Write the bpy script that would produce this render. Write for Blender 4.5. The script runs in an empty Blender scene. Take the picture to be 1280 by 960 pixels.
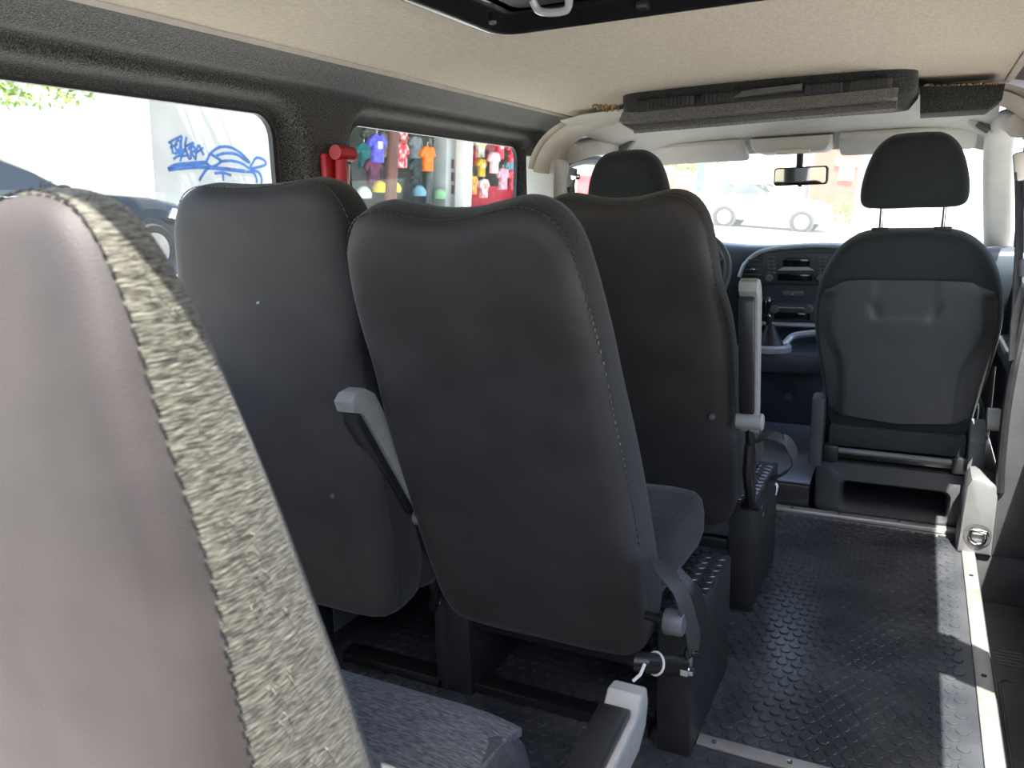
import bpy, bmesh, math, random
from mathutils import Vector, Matrix
random.seed(7)
S = bpy.context.scene
COL = S.collection
R = math.radians

# ------------------------------------------------------------------ camera
FPX = 1000.0
CAM = Vector((0.45, 0.0, 1.02))
yaw, pit, rol = R(27.0), R(12.0), R(1.5)
fwd = Vector((-math.sin(yaw)*math.cos(pit), math.cos(yaw)*math.cos(pit), -math.sin(pit)))
rgt = Vector((math.cos(yaw), math.sin(yaw), 0))
upv = rgt.cross(fwd)
UP = (upv*math.cos(rol) + rgt*math.sin(rol)).normalized()
RG = fwd.cross(UP)
cd = bpy.data.cameras.new('camera'); cam = bpy.data.objects.new('camera', cd); COL.objects.link(cam)
cam.matrix_world = Matrix(((RG.x, UP.x, -fwd.x, CAM.x), (RG.y, UP.y, -fwd.y, CAM.y), (RG.z, UP.z, -fwd.z, CAM.z), (0, 0, 0, 1)))
cd.sensor_width = 36; cd.lens = 36*FPX/1280; cd.clip_start = 0.02; cd.clip_end = 400
cd.dof.use_dof = True; cd.dof.focus_distance = 1.9; cd.dof.aperture_fstop = 9.0
S.camera = cam

# ------------------------------------------------------------------ sky, sun, exposure
SUN_AZ, SUN_EL = R(20), R(62)
TO_SUN = Vector((math.sin(SUN_AZ)*math.cos(SUN_EL), -math.cos(SUN_AZ)*math.cos(SUN_EL), math.sin(SUN_EL)))
w = bpy.data.worlds.new('World'); S.world = w; w.use_nodes = True
nt = w.node_tree; nt.nodes.clear()
sky = nt.nodes.new('ShaderNodeTexSky'); sky.sky_type = 'NISHITA'; sky.sun_disc = False
sky.sun_elevation = SUN_EL; sky.sun_rotation = math.pi - SUN_AZ; sky.air_density = 1.0; sky.dust_density = 2.5; sky.ozone_density = 1.0
bg = nt.nodes.new('ShaderNodeBackground'); bg.inputs[1].default_value = 0.46
wo = nt.nodes.new('ShaderNodeOutputWorld')
nt.links.new(sky.outputs[0], bg.inputs[0]); nt.links.new(bg.outputs[0], wo.inputs[0])
sd = bpy.data.lights.new('sun', 'SUN'); sd.energy = 16.0; sd.angle = R(0.53); sd.color = (1.0, 0.95, 0.87)
so = bpy.data.objects.new('sun', sd); COL.objects.link(so)
so.rotation_euler = TO_SUN.to_track_quat('Z', 'Y').to_euler(); so.location = (3, -8, 12)
S.view_settings.view_transform = 'Standard'; S.view_settings.look = 'None'
S.view_settings.gamma = 1.0; S.view_settings.use_curve_mapping = False
S.view_settings.exposure = 0.75

# ------------------------------------------------------------------ pixel helpers (a pixel is a direction; the plane gives the distance)
def ray(x, y): return fwd + RG*((x-640)/FPX) + UP*((480-y)/FPX)
def pX(x, y, X): d = ray(x, y); return CAM + d*((X-CAM.x)/d.x)
def pY(x, y, Y): d = ray(x, y); return CAM + d*((Y-CAM.y)/d.y)
def pZ(x, y, Z): d = ray(x, y); return CAM + d*((Z-CAM.z)/d.z)
# street frame: the van stands on a cambered road, so outside leans against the van
G0 = Vector((-0.9, 0, -0.55)); GX = Vector((1, 0, -0.09)).normalized(); GY = Vector((0, 1, 0.018)).normalized(); GZ = GX.cross(GY)
GM = Matrix(((GX.x, GY.x, GZ.x, G0.x), (GX.y, GY.y, GZ.y, G0.y), (GX.z, GY.z, GZ.z, G0.z), (0, 0, 0, 1)))
GI = GM.inverted()
def gX(x, y, xl):      # pixel on street-frame plane x = xl -> street coords
    o = GI @ CAM; d = (GI.to_3x3() @ ray(x, y)); return o + d*((xl-o.x)/d.x)
def gY(x, y, yl):
    o = GI @ CAM; d = (GI.to_3x3() @ ray(x, y)); return o + d*((yl-o.y)/d.y)

# ------------------------------------------------------------------ materials
MATS = {}
def mat(name, col, rough=0.6, metal=0.0, col2=None, scale=40, stretch=None, bump=0.0, bscale=None, spec=0.5, sheen=0.0, coat=0.0, detail=3, mrot=None, alpha=None, trans=0.0, emit=0, contrast=(0.35, 0.65)):
    if name in MATS: return MATS[name]
    m = bpy.data.materials.new(name); m.use_nodes = True; MATS[name] = m
    n = m.node_tree.nodes; l = m.node_tree.links; b = n['Principled BSDF']
    b.inputs['Base Color'].default_value = (*col, 1); b.inputs['Roughness'].default_value = rough
    b.inputs['Metallic'].default_value = metal; b.inputs['Specular IOR Level'].default_value = spec
    b.inputs['Sheen Weight'].default_value = sheen; b.inputs['Sheen Roughness'].default_value = 0.4
    b.inputs['Coat Weight'].default_value = coat; b.inputs['Coat Roughness'].default_value = 0.04
    b.inputs['Transmission Weight'].default_value = trans
    if emit:
        b.inputs['Emission Color'].default_value = (*col, 1); b.inputs['Emission Strength'].default_value = emit
    if col2 is not None or bump:
        tc = n.new('ShaderNodeTexCoord'); mp = n.new('ShaderNodeMapping'); l.new(tc.outputs['Object'], mp.inputs[0])
        if stretch: mp.inputs['Scale'].default_value = stretch
        if mrot: mp.inputs['Rotation'].default_value = mrot
    if col2 is not None:
        nz = n.new('ShaderNodeTexNoise'); nz.inputs['Scale'].default_value = scale; nz.inputs['Detail'].default_value = detail
        l.new(mp.outputs[0], nz.inputs['Vector'])
        cr = n.new('ShaderNodeValToRGB'); cr.color_ramp.elements[0].position = contrast[0]; cr.color_ramp.elements[1].position = contrast[1]
        cr.color_ramp.elements[0].color = (*col, 1); cr.color_ramp.elements[1].color = (*col2, 1)
        l.new(nz.outputs['Fac'], cr.inputs[0]); l.new(cr.outputs[0], b.inputs['Base Color'])
    if bump:
        nb = n.new('ShaderNodeTexNoise'); nb.inputs['Scale'].default_value = bscale or scale; nb.inputs['Detail'].default_value = detail
        l.new(mp.outputs[0], nb.inputs['Vector'])
        bp = n.new('ShaderNodeBump'); bp.inputs['Strength'].default_value = bump; bp.inputs['Distance'].default_value = 0.004
        l.new(nb.outputs['Fac'], bp.inputs['Height']); l.new(bp.outputs[0], b.inputs['Normal'])
    return m

def glass(name, tint=(0.92, 0.95, 0.94), haze=0.0, gloss=0.06):
    m = bpy.data.materials.new(name); m.use_nodes = True; MATS[name] = m
    n = m.node_tree.nodes; l = m.node_tree.links; n.clear()
    t = n.new('ShaderNodeBsdfTransparent'); t.inputs[0].default_value = (*tint, 1)
    g = n.new('ShaderNodeBsdfGlossy'); g.inputs['Roughness'].default_value = 0.02
    mx = n.new('ShaderNodeMixShader'); mx.inputs[0].default_value = gloss
    o = n.new('ShaderNodeOutputMaterial')
    l.new(t.outputs[0], mx.inputs[1]); l.new(g.outputs[0], mx.inputs[2])
    last = mx
    if haze:   # dust film that scatters daylight
        d = n.new('ShaderNodeBsdfTranslucent'); d.inputs[0].default_value = (0.95, 0.93, 0.88, 1)
        m2 = n.new('ShaderNodeMixShader'); m2.inputs[0].default_value = haze
        l.new(mx.outputs[0], m2.inputs[1]); l.new(d.outputs[0], m2.inputs[2]); last = m2
    l.new(last.outputs[0], o.inputs[0])
    return m

SATIN = mat('satin_cover', (0.0290, 0.0245, 0.0240), 0.60, col2=(0.041, 0.0355, 0.0345), scale=9, bump=0.14, bscale=650, sheen=0.16, spec=0.35, detail=2)
HEATH = mat('heather_gusset', (0.030, 0.029, 0.024), 0.9, col2=(0.150, 0.146, 0.118), scale=150, stretch=(1.2, 0.55, 3.2), mrot=(R(28), 0, 0), bump=0.9, bscale=170, sheen=0.2, spec=0.15, detail=5, contrast=(0.36, 0.66))
DGUS = mat('dark_gusset', (0.021, 0.020, 0.020), 0.9, col2=(0.035, 0.033, 0.031), scale=120, stretch=(1, 1, 4), bump=0.4, bscale=260, sheen=0.15, spec=0.2)
INSERT = mat('heather_insert', (0.055, 0.058, 0.066), 0.95, col2=(0.17, 0.175, 0.19), scale=90, stretch=(1, 6, 2), bump=0.5, bscale=150, spec=0.15, detail=4)
CUSHB = mat('cushion_border', (0.045, 0.046, 0.052), 0.9, col2=(0.065, 0.066, 0.074), scale=60, bump=0.2, bscale=300, spec=0.2)
CARPET = mat('carpet_lining', (0.030, 0.031, 0.032), 0.98, col2=(0.20, 0.195, 0.185), scale=330, bump=0.9, bscale=330, sheen=0.35, spec=0.05, detail=6, contrast=(0.4, 0.72))
ACCARP = mat('grey_carpet', (0.022, 0.023, 0.023), 0.98, col2=(0.065, 0.065, 0.062), scale=260, bump=0.7, bscale=260, sheen=0.2, spec=0.05, detail=5)
HEAD = mat('headliner', (0.60, 0.53, 0.415), 0.95, col2=(0.68, 0.61, 0.49), scale=60, stretch=(3, 1, 1), bump=0.45, bscale=130, spec=0.1, sheen=0.1)
BEIGE = mat('beige_trim', (0.55, 0.50, 0.43), 0.9, col2=(0.60, 0.555, 0.48), scale=30, bump=0.15, bscale=200, spec=0.2)
PALE = mat('pale_trim', (0.60, 0.57, 0.51), 0.65, col2=(0.64, 0.61, 0.55), scale=14, bump=0.05, bscale=200)
RUBBER = mat('coin_rubber', (0.020, 0.023, 0.028), 0.24, col2=(0.052, 0.056, 0.062), scale=5, bump=0.06, bscale=90, spec=0.8, detail=5)
VINYL = mat('black_vinyl', (0.012, 0.013, 0.014), 0.45, col2=(0.022, 0.023, 0.024), scale=25, bump=0.3, bscale=60, spec=0.5)
BLACK = mat('black_plastic', (0.012, 0.012, 0.013), 0.38, col2=(0.018, 0.018, 0.019), scale=30, spec=0.5)
STEELB = mat('black_steel', (0.010, 0.010, 0.011), 0.35, col2=(0.05, 0.035, 0.025), scale=14, contrast=(0.62, 0.85), spec=0.5)
DPLAS = mat('dark_grey_plastic', (0.045, 0.049, 0.052), 0.5, col2=(0.055, 0.059, 0.062), scale=18, bump=0.15, bscale=320, spec=0.5)
MPLAS = mat('mid_grey_plastic', (0.10, 0.105, 0.108), 0.5, col2=(0.12, 0.125, 0.127), scale=18, bump=0.1, bscale=320, spec=0.5)
DASH = mat('dash_plastic', (0.050, 0.060, 0.076), 0.42, col2=(0.058, 0.069, 0.086), scale=20, bump=0.12, bscale=300, spec=0.55)
SILV = mat('silver_paint', (0.42, 0.45, 0.50), 0.35, metal=0.3, col2=(0.46, 0.49, 0.53), scale=20)
ARMG = mat('arm_grey', (0.25, 0.245, 0.23), 0.5, col2=(0.29, 0.285, 0.27), scale=40, bump=0.05, bscale=300)
ALU = mat('aluminium', (0.55, 0.54, 0.52), 0.42, metal=0.75, col2=(0.40, 0.37, 0.33), scale=12, stretch=(1, 1, 1), contrast=(0.45, 0.8))
CHROME = mat('chrome', (0.75, 0.75, 0.76), 0.15, metal=1.0, col2=(0.7, 0.7, 0.7), scale=10)
WHITE = mat('white_plastic', (0.75, 0.74, 0.70), 0.5, col2=(0.7, 0.69, 0.65), scale=20)
WEB = mat('belt_webbing', (0.035, 0.034, 0.033), 0.6, col2=(0.06, 0.058, 0.056), scale=200, stretch=(1, 1, 3), bump=0.3, bscale=400)
RED = mat('red_plastic', (0.42, 0.012, 0.018), 0.42, col2=(0.50, 0.02, 0.025), scale=30)
CABMAT = mat('cab_floor_mat', (0.16, 0.19, 0.235), 0.5, col2=(0.19, 0.22, 0.265), scale=12, bump=0.2, bscale=300)
FSEAT = mat('front_seat_cloth', (0.022, 0.027, 0.028), 0.85, col2=(0.030, 0.036, 0.037), scale=180, bump=0.4, bscale=400, sheen=0.15, spec=0.2)
SHELL = mat('seat_shell_plastic', (0.040, 0.043, 0.044), 0.5, col2=(0.047, 0.050, 0.051), scale=14, bump=0.2, bscale=350, spec=0.45)
LAMPG = mat('lamp_lens', (0.85, 0.82, 0.70), 0.3, col2=(0.8, 0.78, 0.66), scale=60)
MIRR = mat('mirror_glass', (0.85, 0.87, 0.88), 0.02, metal=1.0, col2=(0.84, 0.86, 0.87), scale=3)
SCREEN = mat('dark_screen', (0.006, 0.007, 0.010), 0.12, col2=(0.008, 0.009, 0.012), scale=5)
FOAM = mat('frayed_foam', (0.50, 0.36, 0.17), 0.9, col2=(0.16, 0.10, 0.05), scale=90)
SIDEGL = glass('side_glass', (0.93, 0.96, 0.95), gloss=0.05)
WINDSC = glass('windscreen_glass', (0.93, 0.96, 0.95), haze=0.035, gloss=0.04)
# street
ASPH = mat('asphalt', (0.26, 0.25, 0.24), 0.9, col2=(0.34, 0.33, 0.31), scale=6, bump=0.2, bscale=60)
PAVE = mat('pavement', (0.42, 0.40, 0.37), 0.9, col2=(0.50, 0.48, 0.45), scale=4)
WALLW = mat('white_wall', (0.80, 0.79, 0.77), 0.85, col2=(0.74, 0.73, 0.70), scale=0.6, contrast=(0.3, 0.8))
WALLG = mat('shade_grey_wall', (0.46, 0.45, 0.42), 0.85, col2=(0.38, 0.365, 0.335), scale=0.9, detail=8, contrast=(0.45, 0.8))  # greyer than the white wall: tree shade put into its colour
GRAF = mat('blue_spray', (0.025, 0.075, 0.23), 0.6, col2=(0.035, 0.12, 0.34), scale=4)
CARB = mat('black_car_paint', (0.010, 0.011, 0.014), 0.22, col2=(0.012, 0.013, 0.016), scale=3, coat=0.35, spec=0.3)
CARW = mat('white_car_paint', (0.80, 0.80, 0.80), 0.3, col2=(0.78, 0.78, 0.78), scale=3, coat=1.0)
CGLASS = mat('car_glass', (0.02, 0.022, 0.026), 0.06, col2=(0.022, 0.024, 0.028), scale=3, coat=0.5)
CGLASSP = mat('car_glass_pale', (0.02, 0.03, 0.028), 0.3, col2=(0.05, 0.06, 0.055), scale=3, coat=0.5)
TYRE = mat('tyre', (0.02, 0.02, 0.02), 0.8, col2=(0.03, 0.03, 0.03), scale=20)
RIM = mat('alloy', (0.22, 0.22, 0.23), 0.3, metal=0.9, col2=(0.30, 0.30, 0.31), scale=5)
LAMPW = mat('head_lamp', (0.75, 0.77, 0.8), 0.15, col2=(0.7, 0.72, 0.75), scale=8)
BRICK = mat('brick_paint', (0.30, 0.065, 0.035), 0.85, col2=(0.36, 0.085, 0.05), scale=3)
POST = mat('brown_post', (0.095, 0.042, 0.032), 0.7, col2=(0.13, 0.06, 0.045), scale=6, stretch=(1, 1, .3))
SHOPIN = mat('shop_back', (0.10, 0.12, 0.115), 0.8, col2=(0.18, 0.19, 0.18), scale=1.6)
LEAFM = mat('leaf', (0.16, 0.27, 0.06), 0.6, col2=(0.28, 0.38, 0.10), scale=3)
BARK = mat('bark', (0.12, 0.085, 0.06), 0.9, col2=(0.18, 0.13, 0.09), scale=8)

# ------------------------------------------------------------------ object helpers
def setp(o, label=None, cat=None, group=None, kind=None):
    if label: o['label'] = label
    if cat: o['category'] = cat
    if group: o['group'] = group
    if kind: o['kind'] = kind
    return o
def thing(name, label, cat, loc=(0, 0, 0), group=None, M=None, kind=None):
    o = bpy.data.objects.new(name, None); COL.objects.link(o); o.empty_display_size = 0.05
    o.matrix_basis = M if M is not None else Matrix.Translation(Vector(loc))
    return setp(o, label, cat, group, kind)
def mk(name, verts, faces, m, parent=None, smooth=True, local=False, M=None, angle=40):
    me = bpy.data.meshes.new(name)
    me.from_pydata([tuple(v) for v in verts], [], faces); me.validate(); me.update()
    bm = bmesh.new(); bm.from_mesh(me); bmesh.ops.recalc_face_normals(bm, faces=bm.faces)
    if smooth:
        for f in bm.faces: f.smooth = True
        for e in bm.edges:
            if len(e.link_faces) == 2 and e.calc_face_angle(0) > R(angle): e.smooth = False
    bm.to_mesh(me); bm.free()
    me.materials.append(m)
    o = bpy.data.objects.new(name, me); COL.objects.link(o)
    if parent is not None:
        o.parent = parent
        if not local and parent.type == 'EMPTY': o.matrix_parent_inverse = parent.matrix_basis.inverted()
    elif M is not None: o.matrix_basis = M
    return o
class MB:
    """collects shapes into one mesh"""
    def __init__(s): s.v = []; s.f = []
    def add(s, v, f):
        k = len(s.v); s.v += [Vector(p) for p in v]; s.f += [tuple(i+k for i in q) for q in f]; return s
    def box(s, c, d, r=0.0, rot=None, seg=2):
        bm = bmesh.new(); bmesh.ops.create_cube(bm, size=1)
        for v in bm.verts: v.co = Vector((v.co.x*d[0], v.co.y*d[1], v.co.z*d[2]))
        if r: bmesh.ops.bevel(bm, geom=bm.edges[:], offset=min(r, min(d)*0.49), segments=seg, profile=0.5, affect='EDGES')
        bm.verts.index_update(); c = Vector(c)
        vv = [((rot @ v.co) if rot else v.co) + c for v in bm.verts]
        s.add(vv, [tuple(q.index for q in f.verts) for f in bm.faces]); bm.free(); return s
    def tube(s, pts, rad, n=10, cap=True):
        pts = [Vector(p) for p in pts]; rads = rad if isinstance(rad, (list, tuple)) else [rad]*len(pts)
        rings = []; up = None
        for i, p in enumerate(pts):
            t = (pts[min(i+1, len(pts)-1)] - pts[max(i-1, 0)]).normalized()
            if up is None:
                up = Vector((0, 0, 1)) if abs(t.z) < .9 else Vector((0, 1, 0))
            a = t.cross(up).normalized(); up = a.cross(t).normalized()
            rings.append([p + (a*math.cos(2*math.pi*k/n) + up*math.sin(2*math.pi*k/n))*rads[i] for k in range(n)])
        return s.loft(rings, cap)
    def loft(s, rings, cap=True, closed=True):
        n = len(rings[0]); v = [p for r_ in rings for p in r_]; f = []
        for i in range(len(rings)-1):
            for k in range(n if closed else n-1):
                k2 = (k+1) % n; f.append((i*n+k, i*n+k2, (i+1)*n+k2, (i+1)*n+k))
        if cap and closed: f.append(tuple(range(n))); f.append(tuple((len(rings)-1)*n+k for k in range(n)))
        return s.add(v, f)
    def lathe(s, prof, n=20, M=None):
        rings = []
        for (r_, z) in prof:
            ring = [Vector((r_*math.cos(2*math.pi*k/n), r_*math.sin(2*math.pi*k/n), z)) for k in range(n)]
            rings.append([M @ p if M else p for p in ring])
        return s.loft(rings, True)
    def prism(s, outline, fmap, d0, d1, bev=0.0):
        """outline (a,b) -> fmap(a,b,depth); optional bevel ring"""
        n = len(outline); cx = sum(p[0] for p in outline)/n; cy = sum(p[1] for p in outline)/n
        def ins(e):
            out = []
            for i in range(n):
                p0, p1, p2 = Vector(outline[i-1]), Vector(outline[i]), Vector(outline[(i+1) % n])
                n1 = Vector((-(p1-p0).y, (p1-p0).x)); n2 = Vector((-(p2-p1).y, (p2-p1).x))
                nn = (n1.normalized() if n1.length else n1) + (n2.normalized() if n2.length else n2)
                if nn.length: nn.normalize()
                q = p1 + nn*e
                out.append(q)
            return out
        area = sum(outline[i-1][0]*outline[i][1] - outline[i][0]*outline[i-1][1] for i in range(n))
        sg = 1 if area > 0 else -1
        if bev:
            dd = math.copysign(bev, d1-d0)
            lv = [(sg*bev, d0), (sg*bev*.3, d0+dd*.3), (0, d0+dd), (0, d1-dd), (sg*bev*.3, d1-dd*.3), (sg*bev, d1)]
        else: lv = [(0, d0), (0, d1)]
        return s.loft([[fmap(p[0], p[1], d) for p in ins(e)] for e, d in lv])
    def build(s, name, m, parent=None, **k): return mk(name, s.v, s.f, m, parent, **k)

def smooth_loop(pts, n, closed=True):
    P = [Vector(p) for p in pts]; N = len(P); out = []
    segs = N if closed else N-1
    per = max(2, n//segs)
    for i in range(segs):
        g = lambda j: P[j % N] if closed else P[max(0, min(N-1, j))]
        a, b, c, d = g(i-1), g(i), g(i+1), g(i+2)
        for k in range(per):
            t = k/per
            out.append(0.5*((2*b) + (c-a)*t + (2*a-5*b+4*c-d)*t*t + (3*b-a-3*c+d)*t**3))
    if not closed: out.append(P[-1])
    return out
def rrect(a0, a1, b0, b1, r, n=6):
    out = []
    for (ca, cb, s0) in ((a1-r, b1-r, 0), (a0+r, b1-r, 90), (a0+r, b0+r, 180), (a1-r, b0+r, 270)):
        for k in range(n+1):
            t = R(s0+90*k/n); out.append((ca+r*math.cos(t), cb+r*math.sin(t)))
    return out
def one(name, mb, m, label, cat, group=None, kind=None, **k):
    return setp(mb.build(name, m, None, **k), label, cat, group, kind)

# ================================================================== VAN SHELL
XL, XG = -0.800, -0.860       # inner skin and glass of the left side
Y0, YR = -0.25, 0.185          # rear sill, rear edge of roof, cut short so sun reaches the near seat
# ---- floor
one('step_end', MB().box((0.745, 2.61, -0.09), (0.22, 0.04, 0.19), 0.004), DPLAS, 'dark end wall of the step well under the door pillar', 'step', kind='structure')
fl = one('floor', MB().box((-0.11, (Y0+2.72)/2, -0.02), (1.50, 2.72-Y0, 0.04)), RUBBER, 'black coin-studded rubber floor of the van', 'floor', kind='structure')
mb = MB(); pit_x = 0.0325
iy = 0; y = 1.15
while y < 2.71:
    x = -0.66 + (pit_x/2 if iy % 2 else 0)
    while x < 0.605:
        if abs(y-1.395) > 0.022 and not (x < -0.02 and y > 2.3):
            n = 12 if x > 0.1 else 8
            v = []; 
            for (rr, zz) in ((0.0126, 0.0), (0.0122, 0.0024), (0.0106, 0.0030)):
                v += [(x+rr*math.cos(2*math.pi*k/n), y+rr*math.sin(2*math.pi*k/n), zz) for k in range(n)]
            f = [(i*n+k, i*n+(k+1) % n, (i+1)*n+(k+1) % n, (i+1)*n+k) for i in range(2) for k in range(n)] + [tuple(2*n+k for k in range(n))]
            mb.add(v, f)
        x += pit_x
    y += 0.0285; iy += 1
setp(mb.build('studs', RUBBER, fl, smooth=False), kind='stuff')
# ---- aluminium trims
t1 = one('trim_1', MB().box((0.378, 1.395, 0.003), (0.50, 0.034, 0.006), 0.002), ALU, 'worn aluminium strip across the aisle floor beside the seat base', 'floor trim', kind='structure')
for x in (0.16, 0.30, 0.45, 0.59): MB().lathe([(0.006, 0.006), (0.005, 0.0085), (0.0, 0.009)], 10, Matrix.Translation((x, 1.395, 0))).build('screw', CHROME, t1)
one('trim_2', MB().box((-0.285, 1.395, 0.0025), (0.82, 0.016, 0.005), 0.002), VINYL, 'narrow dark floor seam strip under the seats', 'floor trim', kind='structure')
t3 = one('trim_3', MB().box((0.640, 1.66, 0.003), (0.034, 1.84, 0.008), 0.002), ALU, 'bright aluminium edge strip along the door step', 'floor trim', kind='structure')
for y in (1.3, 1.86, 2.4): MB().lathe([(0.006, 0.007), (0.005, 0.0095), (0.0, 0.010)], 10, Matrix.Translation((0.64, y, 0))).build('screw', BLACK, t3)
t4 = one('trim_4', MB().box((0.10, 2.735, 0.006), (1.08, 0.036, 0.014), 0.004), ALU, 'pale metal lip across the floor behind the front seats', 'floor trim', kind='structure')
for x in (0.12, 0.27, 0.45): MB().lathe([(0.006, 0.012), (0.005, 0.0145), (0.0, 0.015)], 10, Matrix.Translation((x, 2.735, 0))).build('screw', BLACK, t4)
# ---- door step
sp = MB().box((0.75, 1.45, -0.165), (0.20, 2.3, 0.03), 0.004).box((0.652, 1.45, -0.085), (0.02, 2.26, 0.16), 0.004)
st = one('door_step', sp, DPLAS, 'dark plastic step well below the aluminium door strip', 'step', kind='structure')
for i in range(5): MB().tube([(0.70, 2.30-0.018*i, -0.149), (0.82, 2.30-0.018*i, -0.149)], 0.004, 6).build('tread_rib', DPLAS, st)
rr = rrect(0.70, 0.82, 1.45, 2.15, 0.03)
MB().tube([(a, b, -0.149) for a, b in rr+[rr[0]]], 0.004, 6).build('tread_bead', DPLAS, st)
# ---- ceiling (slightly arched headliner)
def ceil_z(x): return 1.345 - 0.015*(x/0.62)**2
mb = MB(); nx, ny = 24, 30
v = [(-0.62+1.25*i/nx, YR+(2.62-YR)*j/ny, ceil_z(-0.62+1.25*i/nx)) for j in range(ny+1) for i in range(nx+1)]
v2 = [(p[0], p[1], p[2]+0.03) for p in v]
f = [(j*(nx+1)+i, j*(nx+1)+i+1, (j+1)*(nx+1)+i+1, (j+1)*(nx+1)+i) for j in range(ny) for i in range(nx)]
mb.add(v, f); mb.add(v2, f)
one('ceiling', mb, HEAD, 'cream fabric headliner of the van roof', 'ceiling', kind='structure')
# outer roof skin (keeps the sun out)
mb = MB(); prof = [(-0.93, 1.262), (-0.91, 1.29), (-0.82, 1.36), (-0.60, 1.40), (0, 1.425), (0.60, 1.40), (0.74, 1.375), (0.778, 1.30)]
mb.loft([[Vector((x, YR-0.02, z)) for x, z in prof], [Vector((x, 3.40, z)) for x, z in prof]], cap=False, closed=False)
one('roof_skin', mb, DPLAS, 'outer sheet metal roof over the headliner', 'roof', kind='structure')
# ---- left side: carpeted wall with two windows
WIN = [(0.30, 1.428, 0.70, 1.252), (1.682, 2.655, 0.70, 1.255)]      # glass y0,y1,z0,z1
def ring(wn, off, x, slant=0.0):
    y0, y1, z0, z1 = WIN[wn]; loops = rrect(y0-off, y1+off, z0-off, z1+off*0.55, 0.055+off*0.9, 8)
    sk = 0.10 if wn == 1 else 0.0
    out = []
    for a, b in loops:
        # forward window leans a little at its front edge
        if wn == 1 and a > 2.1: a += sk*(b-1.20)*((a-2.1)/0.5)
        out.append(Vector((x, a, b)))
    return out
PROF = [(0.088, XL), (0.070, XL-0.001), (0.058, XL-0.005), (0.048, XL-0.013), (0.042, XL-0.024), (0.034, XL-0.045), (0.016, XL-0.062), (-0.004, XG+0.004), (-0.006, XG-0.01)]
bm = bmesh.new()
def loop_edges(pts):
    vs = [bm.verts.new(p) for p in pts]
    for i in range(len(vs)): bm.edges.new((vs[i-1], vs[i]))
    return vs
ZT = 1.300
outer = [Vector((XL, -0.25, 0.0)), Vector((XL, 2.78, 0.0)), Vector((XL, 2.78, ZT)), Vector((XL, -0.25, ZT))]
loop_edges(outer); wl = []
for wn in (0, 1): wl.append(loop_edges(ring(wn, *PROF[0])))
bmesh.ops.triangle_fill(bm, use_beauty=True, edges=bm.edges[:])
for wn in (0, 1):
    prev = wl[wn]
    for off, x in PROF[1:]:
        cur = [bm.verts.new(p) for p in ring(wn, off, x)]
        for i in range(len(cur)): bm.faces.new((prev[i-1], prev[i], cur[i], cur[i-1]))
        prev = cur
# cove up to the headliner
cov = [(XL, ZT), (XL+0.008, 1.307), (XL+0.022, 1.310), (XL+0.036, 1.307), (XL+0.052, 1.311), (XL+0.080, 1.324), (XL+0.120, 1.334), (-0.617, 1.337)]
vv = [[bm.verts.new((x, yy, z)) for x, z in cov] for yy in (-0.25, 0.5, 1.2, 1.9, 2.78)]
for a, b in zip(vv, vv[1:]):
    for i in range(len(cov)-1): bm.faces.new((a[i], a[i+1], b[i+1], b[i]))
bmesh.ops.remove_doubles(bm, verts=bm.verts[:], dist=0.0004)
bm.verts.index_update()
mk('wl', [v.co.copy() for v in bm.verts], [tuple(q.index for q in f.verts) for f in bm.faces], CARPET, angle=60); bm.free()
wall_left = bpy.data.objects['wl']; wall_left.name = 'wall_left'
setp(wall_left, 'dark grey carpeted side wall with two window openings', 'wall', kind='structure')
one('body_side', MB().box((-0.905, 1.2, 0.36), (0.03, 2.95, 0.72)), DPLAS, 'outer metal side of the van below the windows', 'body panel', kind='structure')
# ceiling edge trim line
tl = []
for yy in (YR, 1.0, 1.8, 2.4, 2.66): tl.append([Vector((-0.632, yy, 1.331)), Vector((-0.622, yy, 1.323)), Vector((-0.612, yy, 1.328)), Vector((-0.612, yy, 1.336)), Vector((-0.632, yy, 1.338))])
one('trim_5', MB().loft(tl), BEIGE, 'pale moulding where the headliner meets the carpet', 'ceiling trim', kind='structure')
# window panes with rubber seals
for wn, nm in ((0, 'rear side window beside the black car and graffiti wall'), (1, 'side window looking out on the shirt shop')):
    rg = ring(wn, -0.004, XG)
    t = thing('window_%d' % (wn+1), nm, 'window', (XG, sum(p.y for p in rg)/len(rg), 0.76), kind='structure')
    g2 = [p + Vector((-0.005, 0, 0)) for p in rg]
    MB().loft([rg, g2]).build('pane', SIDEGL, t, smooth=False)
    a = ring(wn, 0.002, XG+0.006); b = ring(wn, -0.010, XG+0.006); c = ring(wn, -0.010, XG-0.006); d = ring(wn, 0.002, XG-0.006)
    MB().loft([a, b, c, d, a], cap=False).build('seal', BLACK, t)

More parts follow.
